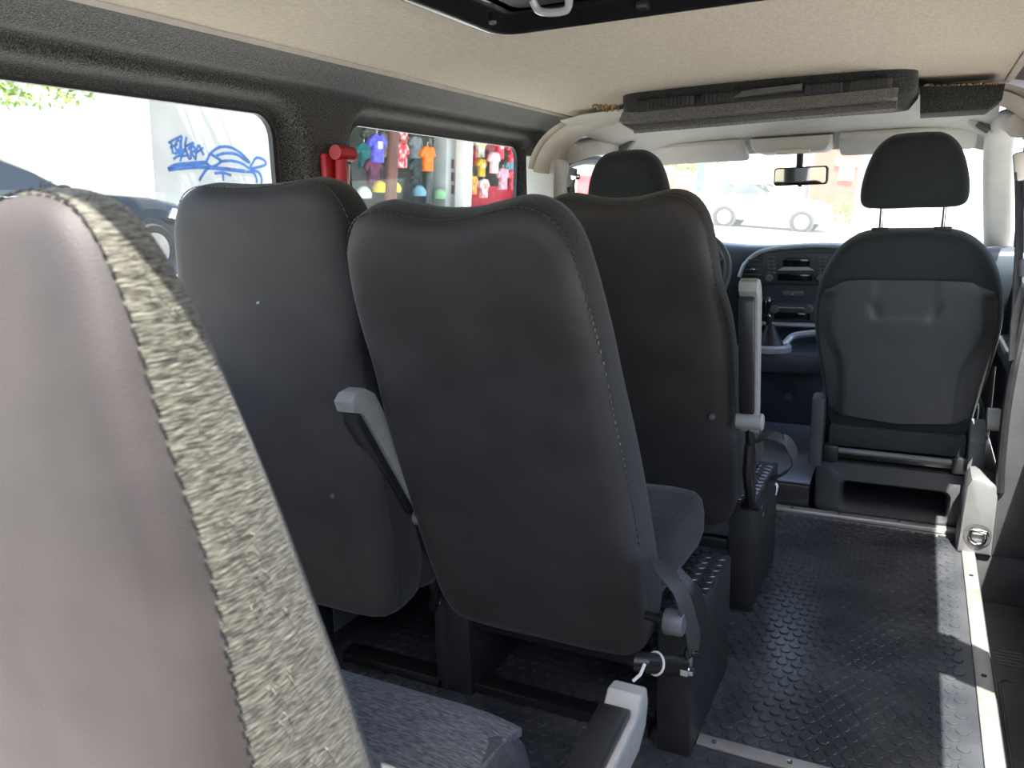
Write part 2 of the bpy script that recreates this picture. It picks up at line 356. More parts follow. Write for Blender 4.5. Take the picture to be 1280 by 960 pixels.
# ---- B pillar hoop, left and right
def hoop(sg, nm, n2):
    # section along Y, wide mould around the roof corner
    path = [(0.728, 1.155), (0.715, 1.20), (0.685, 1.245), (0.635, 1.282), (0.57, 1.305), (0.47, 1.322), (0.36, 1.335)]
    ys = [(2.53, 0.010), (2.545, -0.012), (2.60, -0.018), (2.72, -0.010), (2.78, 0.012)]
    path = smooth_loop([(a, b, 0) for a, b in path], 30, closed=False)
    rings = []
    for i, p in enumerate(path):
        t = (path[min(i+1, len(path)-1)] - path[max(0, i-1)]).normalized(); nrm = Vector((t.y, -t.x, 0))   # outwards
        f = i/(len(path)-1); wy = 1.0 - 0.35*f
        rings.append([Vector((sg*(p.x+nrm.x*o), 2.53+(yy-2.53)*wy + 0.03*f, p.y+nrm.y*o)) for yy, o in ys])
    back = [[Vector((q.x + sg*0.02, q.y, q.z+0.012)) for q in r_] for r_ in rings]
    one(nm, MB().loft(rings, cap=False, closed=False).loft(back, cap=False, closed=False), BEIGE, n2, 'pillar trim', kind='structure', angle=70)
hoop(-1, 'trim_6', 'beige moulded trim on the roof corner next to the driver headrest')
hoop(1, 'trim_7', 'beige moulded trim on the roof corner by the open door')
one('pillar_left', MB().prism([(-0.80, 0.0), (-0.705, 0.0), (-0.700, 0.8), (-0.690, 1.20), (-0.80, 1.22)], lambda a, b, d: Vector((a, d, b)), 2.60, 2.74, 0.012), PALE, 'pale grey pillar beside the driver seat with belt anchor', 'pillar', kind='structure')
# ---- front jamb of the sliding door (right B pillar)
jm = MB().prism([(0.70, 0.0), (0.86, 0.0), (0.86, 1.25), (0.775, 1.25), (0.745, 0.9), (0.715, 0.6), (0.70, 0.40)], lambda a, b, d: Vector((a, d, b)), 2.585, 2.74, 0.008)
one('pillar_right', jm, DPLAS, 'dark plastic door pillar beside the front passenger seat', 'pillar', kind='structure')
sl = smooth_loop([(0.745, 2.585, 1.1), (0.725, 2.583, 0.8), (0.702, 2.582, 0.5), (0.700, 2.582, 0.3), (0.705, 2.582, 0.20)], 24, closed=False)
one('door_seal', MB().tube(sl, 0.011, 8), BLACK, 'black rubber door seal down the door pillar', 'seal', kind='structure')
# tie-down box
tb = thing('tie_down_housing', 'grey plastic corner housing with a metal lashing ring set in a round recess', 'housing', (0.66, 2.62, 0))
o_ = [(0.610, 0.0), (0.70, 0.0), (0.702, 0.215), (0.680, 0.222), (0.655, 0.235), (0.632, 0.230), (0.620, 0.205)]
MB().prism(o_, lambda a, b, d: Vector((a, d, b)), 2.575, 2.72, 0.012).build('housing', MPLAS, tb)
Mr = Matrix.Translation((0.660, 2.575, 0.062)) @ Matrix.Rotation(R(90), 4, 'X')
rc = MB().lathe([(0.036, -0.004), (0.036, 0.004), (0.029, 0.004), (0.026, -0.006), (0.0, -0.006)], 28, Mr).build('recess', DPLAS, tb)
rg = [(0.660+0.021*math.cos(t), 2.567, 0.060+0.021*math.sin(t)) for t in [R(160+220*k/16) for k in range(17)]]
MB().tube(rg + [(0.680, 2.567, 0.076), (0.660, 2.567, 0.080), (0.640, 2.567, 0.076), rg[0]], 0.0045, 8).build('lashing_ring', CHROME, tb)
MB().box((0.660, 2.570, 0.074), (0.030, 0.006, 0.016), 0.003).build('ring_catch', WHITE, tb)
# ---- right side: header over the door, unseen post for the floor shadow, added light-blocking panels
hd = [(0.632, 1.331), (0.68, 1.320), (0.72, 1.285), (0.752, 1.21), (0.760, 1.15), (0.766, 1.15), (0.772, 1.22), (0.775, 1.30), (0.76, 1.37), (0.632, 1.38)]
mbh = MB().prism(hd, lambda a, b, d: Vector((a, d, b)), YR, 2.56)
one('wall_right', mbh, CARPET, 'dark carpeted header above the sliding door opening', 'wall', kind='structure', angle=60)
one('door_3', MB().prism([(0.45, -0.17), (2.57, -0.17), (2.57, 0.55), (0.45, 0.55)], lambda a, b, d: Vector((d, a, b)), 0.802, 0.85, 0.006), DPLAS, 'lower panel of the sliding door beside the step well', 'door', kind='structure')
one('rear_shade_panel', MB().box((-0.04, -0.27, 0.45), (1.76, 0.04, 0.94), 0.006), DPLAS, 'unseen panel behind the last seats, added to dim the lower seat backs', 'wall', kind='structure')  # added out of view to keep light off the lower seat backs
one('quarter_shade_panel', MB().box((0.845, 0.10, 0.47), (0.03, 0.70, 0.98), 0.006), CARPET, 'unseen carpeted quarter panel added to cut low light on the door side', 'wall', kind='structure')  # added beside the rear panel to cut light near the floor
pst = [(1.75, -0.02), (1.87, -0.02), (1.44, 1.19), (1.25, 1.19)]
one('door_post', MB().prism(pst, lambda a, b, d: Vector((d, a, b)), 0.772, 0.80, 0.004), DPLAS, 'unseen dark post slanted to cast the shadow band on the floor', 'post', kind='structure')  # out of view; its slant is shaped to throw the diagonal floor shadow
one('door_sill', MB().box((0.855, 1.3, -0.10), (0.02, 3.1, 0.16), 0.004), DPLAS, 'outer metal sill below the door step', 'sill', kind='structure')
one('trim_8', MB().box((0.625, 1.35, 1.331), (0.02, 2.4, 0.014), 0.004), BEIGE, 'pale moulding at the headliner edge over the door', 'ceiling trim', kind='structure')

# ================================================================== CAB SHELL
def surf(rows): 
    n = len(rows[0]); v = [p for r_ in rows for p in r_]
    f = [(i*n+k, i*n+k+1, (i+1)*n+k+1, (i+1)*n+k) for i in range(len(rows)-1) for k in range(n-1)]
    return MB().add(v, f)
rows = []
for yy, zc, hw, drop in ((2.44, 1.325, 0.60, 0.02), (2.7, 1.315, 0.62, 0.035), (3.0, 1.312, 0.635, 0.045), (3.25, 1.305, 0.64, 0.05), (3.42, 1.288, 0.645, 0.05), (3.50, 1.262, 0.65, 0.045), (3.54, 1.238, 0.655, 0.04)):
    rows.append([Vector((hw*u, yy, zc - drop*abs(u)**6)) for u in [-1+2*k/24 for k in range(25)]])
one('cab_headliner', surf(rows), PALE, 'smooth pale grey headliner over the front seats', 'ceiling', kind='structure', angle=80)
for sg, nm, lb in ((-1, 'roof_rail_left', 'pale roof rail above the driver door'), (1, 'roof_rail_right', 'pale roof rail above the passenger door')):
    pth = smooth_loop([(sg*0.685, 2.72, 1.225), (sg*0.675, 2.95, 1.262), (sg*0.668, 3.2, 1.262), (sg*0.672, 3.42, 1.235), (sg*0.69, 3.62, 1.13), (sg*0.715, 3.80, 1.0), (sg*0.745, 4.0, 0.84)], 42, closed=False)
    rings = []
    for i, p in enumerate(pth):
        f = i/(len(pth)-1)
        wx, wz = 0.045+0.02*max(0, f-.4), 0.034
        d = (pth[min(i+1, len(pth)-1)]-pth[max(i-1, 0)]).normalized(); a = Vector((1, 0, 0)); b = d.cross(a).normalized()
        rings.append([p + a*wx*math.copysign(abs(math.cos(q))**.7, math.cos(q)) + b*wz*math.copysign(abs(math.sin(q))**.7, math.sin(q)) for q in [2*math.pi*k/14 for k in range(14)]])
    one(nm, MB().loft(rings), PALE, lb, 'pillar', kind='structure', angle=80)
# recess clip on the passenger rail and grey wedge painted as handle shade on the driver side
gc = thing('grab_handle', 'small pale clip with a dark slot on the rail over the passenger seat', 'handle', (0.615, 3.2, 1.25))
q = pY(1226, 158, 3.15); rt = Matrix.Rotation(R(38), 3, 'Y')
MB().box(q, (0.085, 0.02, 0.034), 0.006, rt).build('bezel', PALE, gc)
MB().box(q + Vector((0.006, -0.010, -0.004)), (0.046, 0.012, 0.020), 0.004, rt).build('slot', MPLAS, gc)
q = pY(780, 184, 3.1)
hk = one('handle_shade', MB().prism([(0, 0), (0.05, 0.03), (0.062, 0.018), (0.022, -0.032), (0.006, -0.03)], lambda a, b, d: Vector((q.x-0.02+a, d, q.z+b)), 3.08, 3.12, 0.003), MPLAS, 'grey triangular wedge for the shaded handle recess above the driver', 'wedge')  # dark wedge stands in for the shade in the handle recess
# windscreen
wv = [Vector((-0.66, 3.52, 1.262)), Vector((0.66, 3.52, 1.262)), Vector((0.78, 4.25, 0.78)), Vector((-0.78, 4.25, 0.78))]
wn_ = (wv[1]-wv[0]).cross(wv[3]-wv[0]).normalized()
one('window_3', MB().loft([wv, [p+wn_*0.006 for p in wv]]), WINDSC, 'dusty sunlit windscreen over the dashboard', 'windscreen', kind='structure', smooth=False)
# front doors
for sg, lb in ((-1, 'driver'), (1, 'passenger')):
    dt = thing('door_%d' % (1 if sg < 0 else 2), 'dark front door with window next to the %s seat' % lb, 'door', (sg*0.80, 3.3, 0), kind='structure')
    MB().prism([(2.76, 0.0), (3.95, 0.0), (3.95, 0.80), (3.3, 0.74), (2.76, 0.76)], lambda a, b, d: Vector((d, a, b)), sg*0.775, sg*0.86, 0.02).build('door_panel', DASH, dt)
    MB().box((sg*0.755, 3.15, 0.50), (0.06, 0.62, 0.07), 0.02).build('arm_rest', DPLAS, dt)
    fr = smooth_loop([(sg*0.80, 2.78, 0.76), (sg*0.77, 2.80, 1.12), (sg*0.765, 2.86, 1.19), (sg*0.76, 3.1, 1.225), (sg*0.765, 3.38, 1.20), (sg*0.785, 3.62, 1.06), (sg*0.81, 3.88, 0.82)], 48, closed=False)
    MB().tube(fr, 0.022, 8).build('window_frame', BLACK, dt)
    pan = [(2.80, 0.76), (2.82, 1.12), (2.9, 1.19), (3.1, 1.215), (3.36, 1.19), (3.6, 1.05), (3.86, 0.82)]
    MB().prism(pan, lambda a, b, d: Vector((d - sg*0.09*(b-0.76), a, b)), sg*0.815, sg*0.819).build('pane', SIDEGL, dt, smooth=False)
one('cab_floor', MB().box((-0.30, 3.36, 0.045), (0.94, 1.20, 0.085), 0.006).box((0.45, 3.36, -0.02), (0.66, 1.26, 0.04), 0.004), BLACK, 'dark raised floor of the driver cab', 'floor', kind='structure')
one('cab_mat', MB().box((-0.30, 3.37, 0.094), (0.94, 1.20, 0.012), 0.004), CABMAT, 'blue-grey rubber mat on the raised cab floor', 'mat', kind='structure')
one('firewall', MB().box((0, 4.02, 0.30), (1.56, 0.10, 0.75), 0.01), BLACK, 'dark bulkhead below the dashboard', 'wall', kind='structure')
# ================================================================== END_SHELL

# ================================================================== REAR SEATS
def seat_outline(L, wt, wb, rnd, dip=1.0):
    """right half (u, v) bottom->top, then mirrored; v along the back"""
    half = [(0.0, 0.0), (wb*0.55, 0.0), (wb*0.86, 0.012), (wb*0.97, 0.06), (wb, 0.14), (wb, 0.30), (wb*0.985, 0.495*L), (wb*0.95, 0.645*L),
            (wt*1.06, (0.645*L+L-0.115-rnd*0.3)/2), (wt*1.01, L-0.115-rnd*0.3), (wt*0.95, L-0.055-rnd*0.15), (wt*0.82, L-0.016), (wt*0.62, L-0.001), (wt*0.38, L-0.001-0.007*dip), (wt*0.18, L-0.001-0.015*dip), (0.0, L-0.001-0.017*dip)]
    pts = [(u, v, 0) for u, v in half] + [(-u, v, 0) for u, v in half[-2:0:-1]]
    return [(p.x, p.y) for p in smooth_loop(pts, len(pts)*5)]
def make_seat(label, cx, yb, rec, L=0.93, wt=0.205, wb=0.245, z0=0.17, gus=DGUS, rnd=0.0, arm=None, arm_x=None, arm_pivot=None, base=True, cush=(0.0, 0.42), cz=0.39, base_h=0.275, base_len=0.33, insert=False, bx=0.252, taper=0.40, tb0=1.15, skew=0.0, dip=1.0):
    t = thing('bus_seat', label, 'seat', (cx, yb, 0), group='covered passenger seats behind the cab')
    a = Vector((0, -math.sin(rec), math.cos(rec))); n = Vector((0, math.cos(rec), math.sin(rec)))
    O = seat_outline(L, wt, wb, rnd, dip); TH = 0.125; cvv = L*0.5
    def P3(u, v, d): return Vector((u + skew*(1-v/L), 0, z0)) + a*v + n*d
    def bulge(u, v):     # gentle fullness of the cover, shoulders of the head section
        b = -0.012*math.exp(-((v-L*0.45)/(0.30*L))**2)*(1-(u/0.27)**2)
        b += -0.006*math.exp(-((v-L*0.85)/(0.09*L))**2)*(1-(u/0.25)**4)
        b += 0.003*math.exp(-((v-L*0.70)/(0.06*L))**2)
        return b
    def rng(s, d, flat):
        out = []
        for (u, v) in O:
            uu, v2 = u*s, cvv + (v-cvv)*(1-(1-s)*0.62 if s > .8 else (0.876*(s/.8)))
            out.append(P3(uu, v2, d*(tb0-taper*v2/L) + (bulge(uu, v2) if flat else 0)))
        return out
    rear = [rng(s, d, True) for s, d in ((0.02, 0), (0.2, 0), (0.4, 0), (0.6, 0), (0.74, 0.0), (0.84, 0.001), (0.90, 0.003), (0.945, 0.009), (0.972, 0.020), (0.986, 0.032))]
    bp = MB().loft(rear, cap=False); bp.f.append(tuple(range(len(O))))
    bk = bp.build('back_cover', SATIN, t, local=True, angle=80)
    side = [rng(s, d, fl_) for s, d, fl_ in ((0.986, 0.032, True), (0.992, 0.036, False), (1.0, 0.052, False), (1.0, 0.085, False), (0.985, 0.108, False), (0.93, TH, False), (0.80, TH+0.006, False), (0.5, TH, False), (0.2, TH-0.004, False), (0.02, TH-0.004, False))]
    sp_ = MB().loft(side, cap=False); sp_.f.append(tuple((len(side)-1)*len(O)+k for k in range(len(O))))
    sp_.build('side_and_front', gus, t, local=True, angle=80)
    # stitching along the seam
    seam = rng(0.988, 0.030, True); sb = MB(); N = len(seam)
    for i in range(0, N):
        p, q = seam[i], seam[(i+1) % N]; sg = (q-p)
        if p.z < z0+0.28: continue
        m = max(1, int(sg.length/0.011))
        for k in range(m):
            c = p + sg*((k+.5)/m); o2 = (c - P3(0, cvv, 0.03)).normalized()*0.0022
            dd = sg.normalized()*0.0032; sb.tube([c-dd+o2, c+dd+o2], 0.0011, 5)
    sb.build('stitching', BLACK, bk, local=True)
    # cushion
    c0, c1 = cush
    def crow(y, hw, zt, zb): 
        pts = []; hw *= min(1.0, wb/0.235)
        for (uu, zz) in ((-1, .25), (-1.0, .6), (-.97, .85), (-.9, .97), (-.7, 1.0), (-.35, .985), (0, .98), (.35, .985), (.7, 1.0), (.9, .97), (.97, .85), (1.0, .6), (1.0, .25), (.96, .05), (.85, 0), (-.85, 0), (-.96, .05)):
            pts.append(Vector((uu*hw, y, zb+(zt-zb)*zz)))
        return pts
    zb = cz-0.13
    rws = [crow(c0, .215, cz-.02, zb), crow(c0+.03, .23, cz-.004, zb), crow(c0+.15, .236, cz, zb), crow(c0+.28, .238, cz+.004, zb-.004), crow(c1-.055, .236, cz+.003, zb-.012), crow(c1-.02, .232, cz-.012, zb-.006), crow(c1-.004, .225, cz-.04, zb+.01), crow(c1, .205, cz-.075, zb+.035)]
    MB().loft(rws).build('cushion', CUSHB if insert else DGUS, t, local=True, angle=70)
    if insert:
        rows = []
        for y in (c0+.03, c0+.15, c0+.25, c1-.075, c1-.045, c1-.025, c1-.012):
            k = (y-c0)/(c1-c0); e = 0.0 if y < c1-.06 else (y-(c1-.06))**2*5
            rows.append([Vector((-0.10 + 0.318*i/12, y, cz+.0075 - e - (0.010*(max(0, i-9)/3)**2))) for i in range(13)])
        top = rows; bot = [[p - Vector((0, 0, .012)) for p in r_] for r_ in rows]
        ib = MB(); nn = 13
        ib.loft([top[0], *top[1:]], cap=False, closed=False).loft(bot, cap=False, closed=False)
        bd = [r_[0] for r_ in top] ; bd2 = [r_[0] for r_ in bot]; ib.loft([bd, bd2], cap=False, closed=False)
        bd = [r_[-1] for r_ in top] ; bd2 = [r_[-1] for r_ in bot]; ib.loft([bd, bd2], cap=False, closed=False)
        ib.loft([top[-1], bot[-1]], cap=False, closed=False)
        ib.build('cushion_insert', INSERT, t, local=True)
    # base: two upright panels joined by rails
    if base:
        for sx in (-1, 1):
            MB().box((sx*bx if sx > 0 else -0.20, base_len/2+0.0, base_h/2), (0.066, base_len, base_h), 0.006).build('base_panel', VINYL, t, local=True)
        cb = MB()
        for i in range(11):    # wrapped stud rubber on top of the aisle panel
            for j in (-1, 1): cb.lathe([(0.0125, 0), (0.0115, .0018), (0.0, .0024)], 8, Matrix.Translation((bx+j*0.0155, 0.018+i*0.0295, base_h)))
        cb.build('panel_studs', RUBBER, t, local=True)
        MB().box((0, 0.03, 0.17), (0.44, 0.03, 0.03), 0.004).build('cross_rail', STEELB, t, local=True)
        MB().box((0, base_len-0.03, 0.20), (0.44, 0.03, 0.03), 0.004).build('cross_rail', STEELB, t, local=True)
        MB().box((0, 0.04, 0.012), (0.44, 0.045, 0.024), 0.004).build('floor_rail', STEELB, t, local=True)
        MB().box((0, base_len/2, base_h-0.012), (0.44, base_len-0.04, 0.022), 0.004).build('seat_pan', STEELB, t, local=True)
    # armrest
    if arm is not None:
        Ma = Matrix.Translation(Vector(arm_pivot)) @ Matrix.Rotation(arm, 4, 'X')
        prof = [(-0.028, -0.020), (0.03, -0.026), (0.25, -0.030), (0.305, -0.030), (0.332, -0.014), (0.342, 0.012), (0.338, 0.030), (0.318, 0.034), (0.300, 0.018), (0.02, 0.008), (-0.02, 0.010), (-0.032, -0.002)]
        w2 = 0.020
        MB().prism(prof, lambda p, q, d: Ma @ Vector((d, p, q)), -w2, w2, 0.004).build('arm_frame', ARMG, t, local=True)
        padp = [(0.026, 0.004), (0.300, 0.004), (0.304, 0.024), (0.292, 0.033), (0.04, 0.026), (0.026, 0.020)]
        MB().prism(padp, lambda p, q, d: Ma @ Vector((d-0.003, p, q)), -w2*0.86, w2*0.80, 0.004).build('arm_pad', BLACK, t, local=True)
        Mp = Ma @ Matrix.Rotation(R(90), 4, 'Y')
        MB().lathe([(0.0, -0.031), (0.017, -0.031), (0.020, -0.028), (0.020, 0.028), (0.017, 0.031), (0.0, 0.031)], 20, Mp).build('arm_pivot', ARMG, t, local=True)
        p0 = Vector(arm_pivot)
        MB().tube([p0 + Vector((0, 0, -0.01)), p0 + Vector((0, 0.035, -0.10)), p0 + Vector((0, 0.06, -0.20)), p0 + Vector((-0.02, 0.075, -0.24))], 0.011, 8).build('arm_bracket', STEELB, t, local=True)
    return t, P3

# row behind the cab
seatC, PC = make_seat('black covered aisle seat with its armrest folded upright, right behind the driver seat', -0.160, 1.95, R(17), L=0.885, z0=0.20, wb=0.25, arm=R(99), arm_pivot=(0.284, -0.10, 0.535), cush=(0.10, 0.46), cz=0.40, base_h=0.30, base_len=0.36, bx=0.255)
make_seat('black covered window seat directly behind the driver, hidden by the seats in front of it', -0.605, 1.97, R(17), L=0.86, z0=0.20, wb=0.185, wt=0.18, base=False, cush=(0.10, 0.46), cz=0.40)
# middle row
seatA, PA = make_seat('black covered window seat below the red hammer bracket', -0.588, 1.165, R(8), L=0.865, z0=0.225, wt=0.207, wb=0.198, skew=-0.020, dip=0.35, cush=(0.10, 0.56), cz=0.40, base=False, arm=R(121), arm_pivot=(0.178, 0.085, 0.44))
seatB, PB = make_seat('large black covered aisle seat with grey knob and belt strap on its side', -0.180, 1.335, R(21), L=0.925, z0=0.16, wt=0.203, wb=0.232, cush=(0.05, 0.43), cz=0.40, base_len=0.34, base_h=0.275, bx=0.274)
# nearest row
seatD, PD = make_seat('sunlit covered seat with fuzzy grey-green side and lowered armrest beside a heather cushion', -0.184, 0.345, R(1.8), L=0.885, z0=0.16, wt=0.205, wb=0.235, gus=HEATH, rnd=0.10, taper=1.66, tb0=2.14, cush=(0.14, 0.485), cz=0.385, insert=True, base=False, arm=R(4), arm_pivot=(0.379, 0.092, 0.450))
# parts that only some seats show
def wpart(mb_, name, m, seat, **k): return mb_.build(name, m, seat, **k)
# window seat post + brackets at the floor (middle row)
wpart(MB().box((-0.755, 1.34, 0.12), (0.03, 0.05, 0.24), 0.004), 'base_post', VINYL, seatA)
wpart(MB().box((-0.755, 1.62, 0.12), (0.03, 0.05, 0.24), 0.004), 'base_post', VINYL, seatA)
wpart(MB().box((-0.42, 1.36, 0.125), (0.03, 0.05, 0.25), 0.004), 'base_post', VINYL, seatA)
wpart(MB().box((-0.56, 1.36, 0.012), (0.28, 0.05, 0.024), 0.004), 'floor_rail', STEELB, seatA)
wpart(MB().box((-0.56, 1.48, 0.26), (0.28, 0.30, 0.025), 0.004), 'seat_pan', STEELB, seatA)
wpart(MB().box((-0.42, 1.36, 0.25), (0.012, 0.06, 0.09), 0.003), 'hinge_plate', CHROME, seatA)
# aisle seat: recliner knob, tube with zip tie, anchor plate, belt
kn = pX(843, 778, 0.135); Mk = Matrix.Translation(kn) @ Matrix.Rotation(R(90), 4, 'Y')
kb = wpart(MB().lathe([(0.0, 0.016), (0.018, 0.016), (0.021, 0.012), (0.022, -0.012), (0.019, -0.016), (0.0, -0.016)], 20, Mk), 'recliner_knob', MPLAS, seatB)
wpart(MB().tube([kn + Vector((-0.05, 0.005, 0)), kn + Vector((-0.015, 0, 0))], 0.008, 8), 'knob_shaft', STEELB, kb)
ta, tb_ = pX(803, 828, 0.08), pX(853, 832, 0.128)
tu = wpart(MB().tube([ta + Vector((-0.01, 0, 0.0)), ta, tb_], 0.0175, 14), 'frame_tube', STEELB, seatB)
zt = ta.lerp(tb_, 0.32); dz = (tb_-ta).normalized()
ex = Vector((0, 0, 1)); ey = dz.cross(ex).normalized(); ez_ = ey.cross(dz).normalized()
wpart(MB().tube([zt + (ey*math.cos(q) + ez_*math.sin(q))*0.0188 for q in [2*math.pi*k/20 for k in range(21)]], 0.0022, 6), 'zip_tie', WHITE, tu)
za = pX(806, 838, 0.09); wpart(MB().tube([za + Vector((0, 0, 0.012)), za + Vector((-0.004, -0.012, -0.002)), za + Vector((-0.014, -0.02, -0.012))], 0.003, 6), 'zip_tie_tail', WHITE, tu)
an0, an1 = pX(862, 815, 0.135), pX(858, 842, 0.135)
ap = wpart(MB().tube([an0 + Vector((0, 0.01, 0.012)), an0, (an0+an1)/2 + Vector((0.002, 0, 0)), an1], [0.007, 0.010, 0.012, 0.014], 10), 'belt_anchor', STEELB, seatB)
bo = pX(861, 839, 0.15); Mb = Matrix.Translation(bo) @ Matrix.Rotation(R(90), 4, 'Y')
wpart(MB().lathe([(0.011, -0.012), (0.011, 0.0), (0.0075, 0.002), (0.0075, 0.008), (0.0, 0.008)], 6, Mb), 'anchor_bolt', CHROME, ap)
def strap(pts, w, th, side):
    """flat webbing along pts; side = width direction"""
    pts = smooth_loop(pts, len(pts)*8, closed=False); rings = []
    for i, p in enumerate(pts):
        t = (pts[min(i+1, len(pts)-1)] - pts[max(i-1, 0)]).normalized()
        sd_ = side[0].lerp(side[1], i/(len(pts)-1)); sd_ = (sd_ - t*sd_.dot(t)).normalized(); nn = t.cross(sd_)
        rings.append([p + sd_*w/2 + nn*th/2, p + sd_*w/2 - nn*th/2, p - sd_*w/2 - nn*th/2, p - sd_*w/2 + nn*th/2])
    return MB().loft(rings)
sps = [pX(826, 700, 0.085), pX(836, 722, 0.125), pX(852, 745, 0.148), pX(864, 785, 0.152), pX(868, 812, 0.145), pX(863, 822, 0.140)]
wpart(strap(sps, 0.040, 0.0022, (Vector((0.2, 1, -0.3)), Vector((0.15, 1, 0.1)))), 'belt_strap', WEB, seatB)
sps = [pX(846, 712, 0.11), pX(868, 740, 0.140), pX(877, 770, 0.145), pX(870, 800, 0.140), pX(866, 818, 0.137)]
wpart(strap(sps, 0.034, 0.002, (Vector((0.2, 1, -0.3)), Vector((0.15, 1, 0.1)))), 'belt_strap', BLACK, seatB)
# front aisle seat: belt loop, side bracket, tag, bolts
lp = [pX(946, 548, 0.115), pX(962, 545, 0.16), pX(982, 552, 0.20), pX(993, 570, 0.205), pX(988, 585, 0.19), pX(975, 594, 0.15), pX(966, 597, 0.122)]
wpart(strap(lp, 0.036, 0.0025, (Vector((0.1, 1, 0.25)), Vector((0.1, 1, -0.1)))), 'belt_loop', WEB, seatC)
bk0 = [pX(936, 556, 0.130), pX(934, 590, 0.128), pX(938, 630, 0.125), pX(945, 636, 0.124)]
wpart(MB().tube(bk0, [0.010, 0.012, 0.012, 0.009], 8), 'hinge_bracket', STEELB, seatC)
tg = pX(966, 611, 0.122); wpart(strap([tg + Vector((0.003, 0.012, 0.016)), tg + Vector((0.012, 0.0, 0.006)), tg + Vector((0.010, -0.006, -0.016))], 0.014, 0.003, (Vector((0, 1, 0)), Vector((0, 1, 0)))), 'white_tag', WHITE, seatC)
for px, py in ((951, 634), (953, 643)):
    q = pX(px, py, 0.126); wpart(MB().lathe([(0.007, -0.004), (0.007, 0.003), (0.0, 0.004)], 8, Matrix.Translation(q) @ Matrix.Rotation(R(90), 4, 'Y')), 'bolt', MPLAS, seatC)
# loose fibres on the fuzzy near seat edge
fb = MB(); O_ = seat_outline(0.885, 0.205, 0.235, 0.10)
for i in range(260):
    k = random.randrange(len(O_)); u, v = O_[k]
    if u < 0.02 or v < 0.25: continue
    p = PD(u*1.0, v, random.uniform(0.052, 0.085)*(2.14-1.66*v/0.885)) + Vector((-0.184, 0.345, 0))
    d = Vector((u, 0, (v-0.6)*0.6)).normalized(); L_ = random.uniform(0.002, 0.007)
    if random.random() < .04: L_ *= 2.2
    e = p + d*L_ + Vector((random.uniform(-.003, .003), random.uniform(-.003, .003), random.uniform(-.004, .004)))
    fb.tube([p - d*0.002, (p+e)/2 + Vector((0, 0, random.uniform(-.002, .002))), e], 0.0004, 4)
setp(fb.build('loose_fibres', HEATH, seatD), kind='stuff')
# small lint specks and press studs on the covers
for s_, PP, u, v in ((seatC, PC, 0.20, 0.36), (seatA, PA, 0.0, 0.66), (seatA, PA, 0.10, 0.29)):
    p = PP(u, v, -0.012); r_ = 0.008 if s_ is seatC else (0.0018 if v > .5 else 0.005)
    MB().lathe([(r_, -0.004), (r_*0.9, 0.001), (0, 0.002)], 12, Matrix.Translation(p) @ Matrix.Rotation(R(107), 4, 'X')).build('press_stud' if r_ > .003 else 'lint_speck', MPLAS if r_ > .003 else WHITE, s_, local=True)

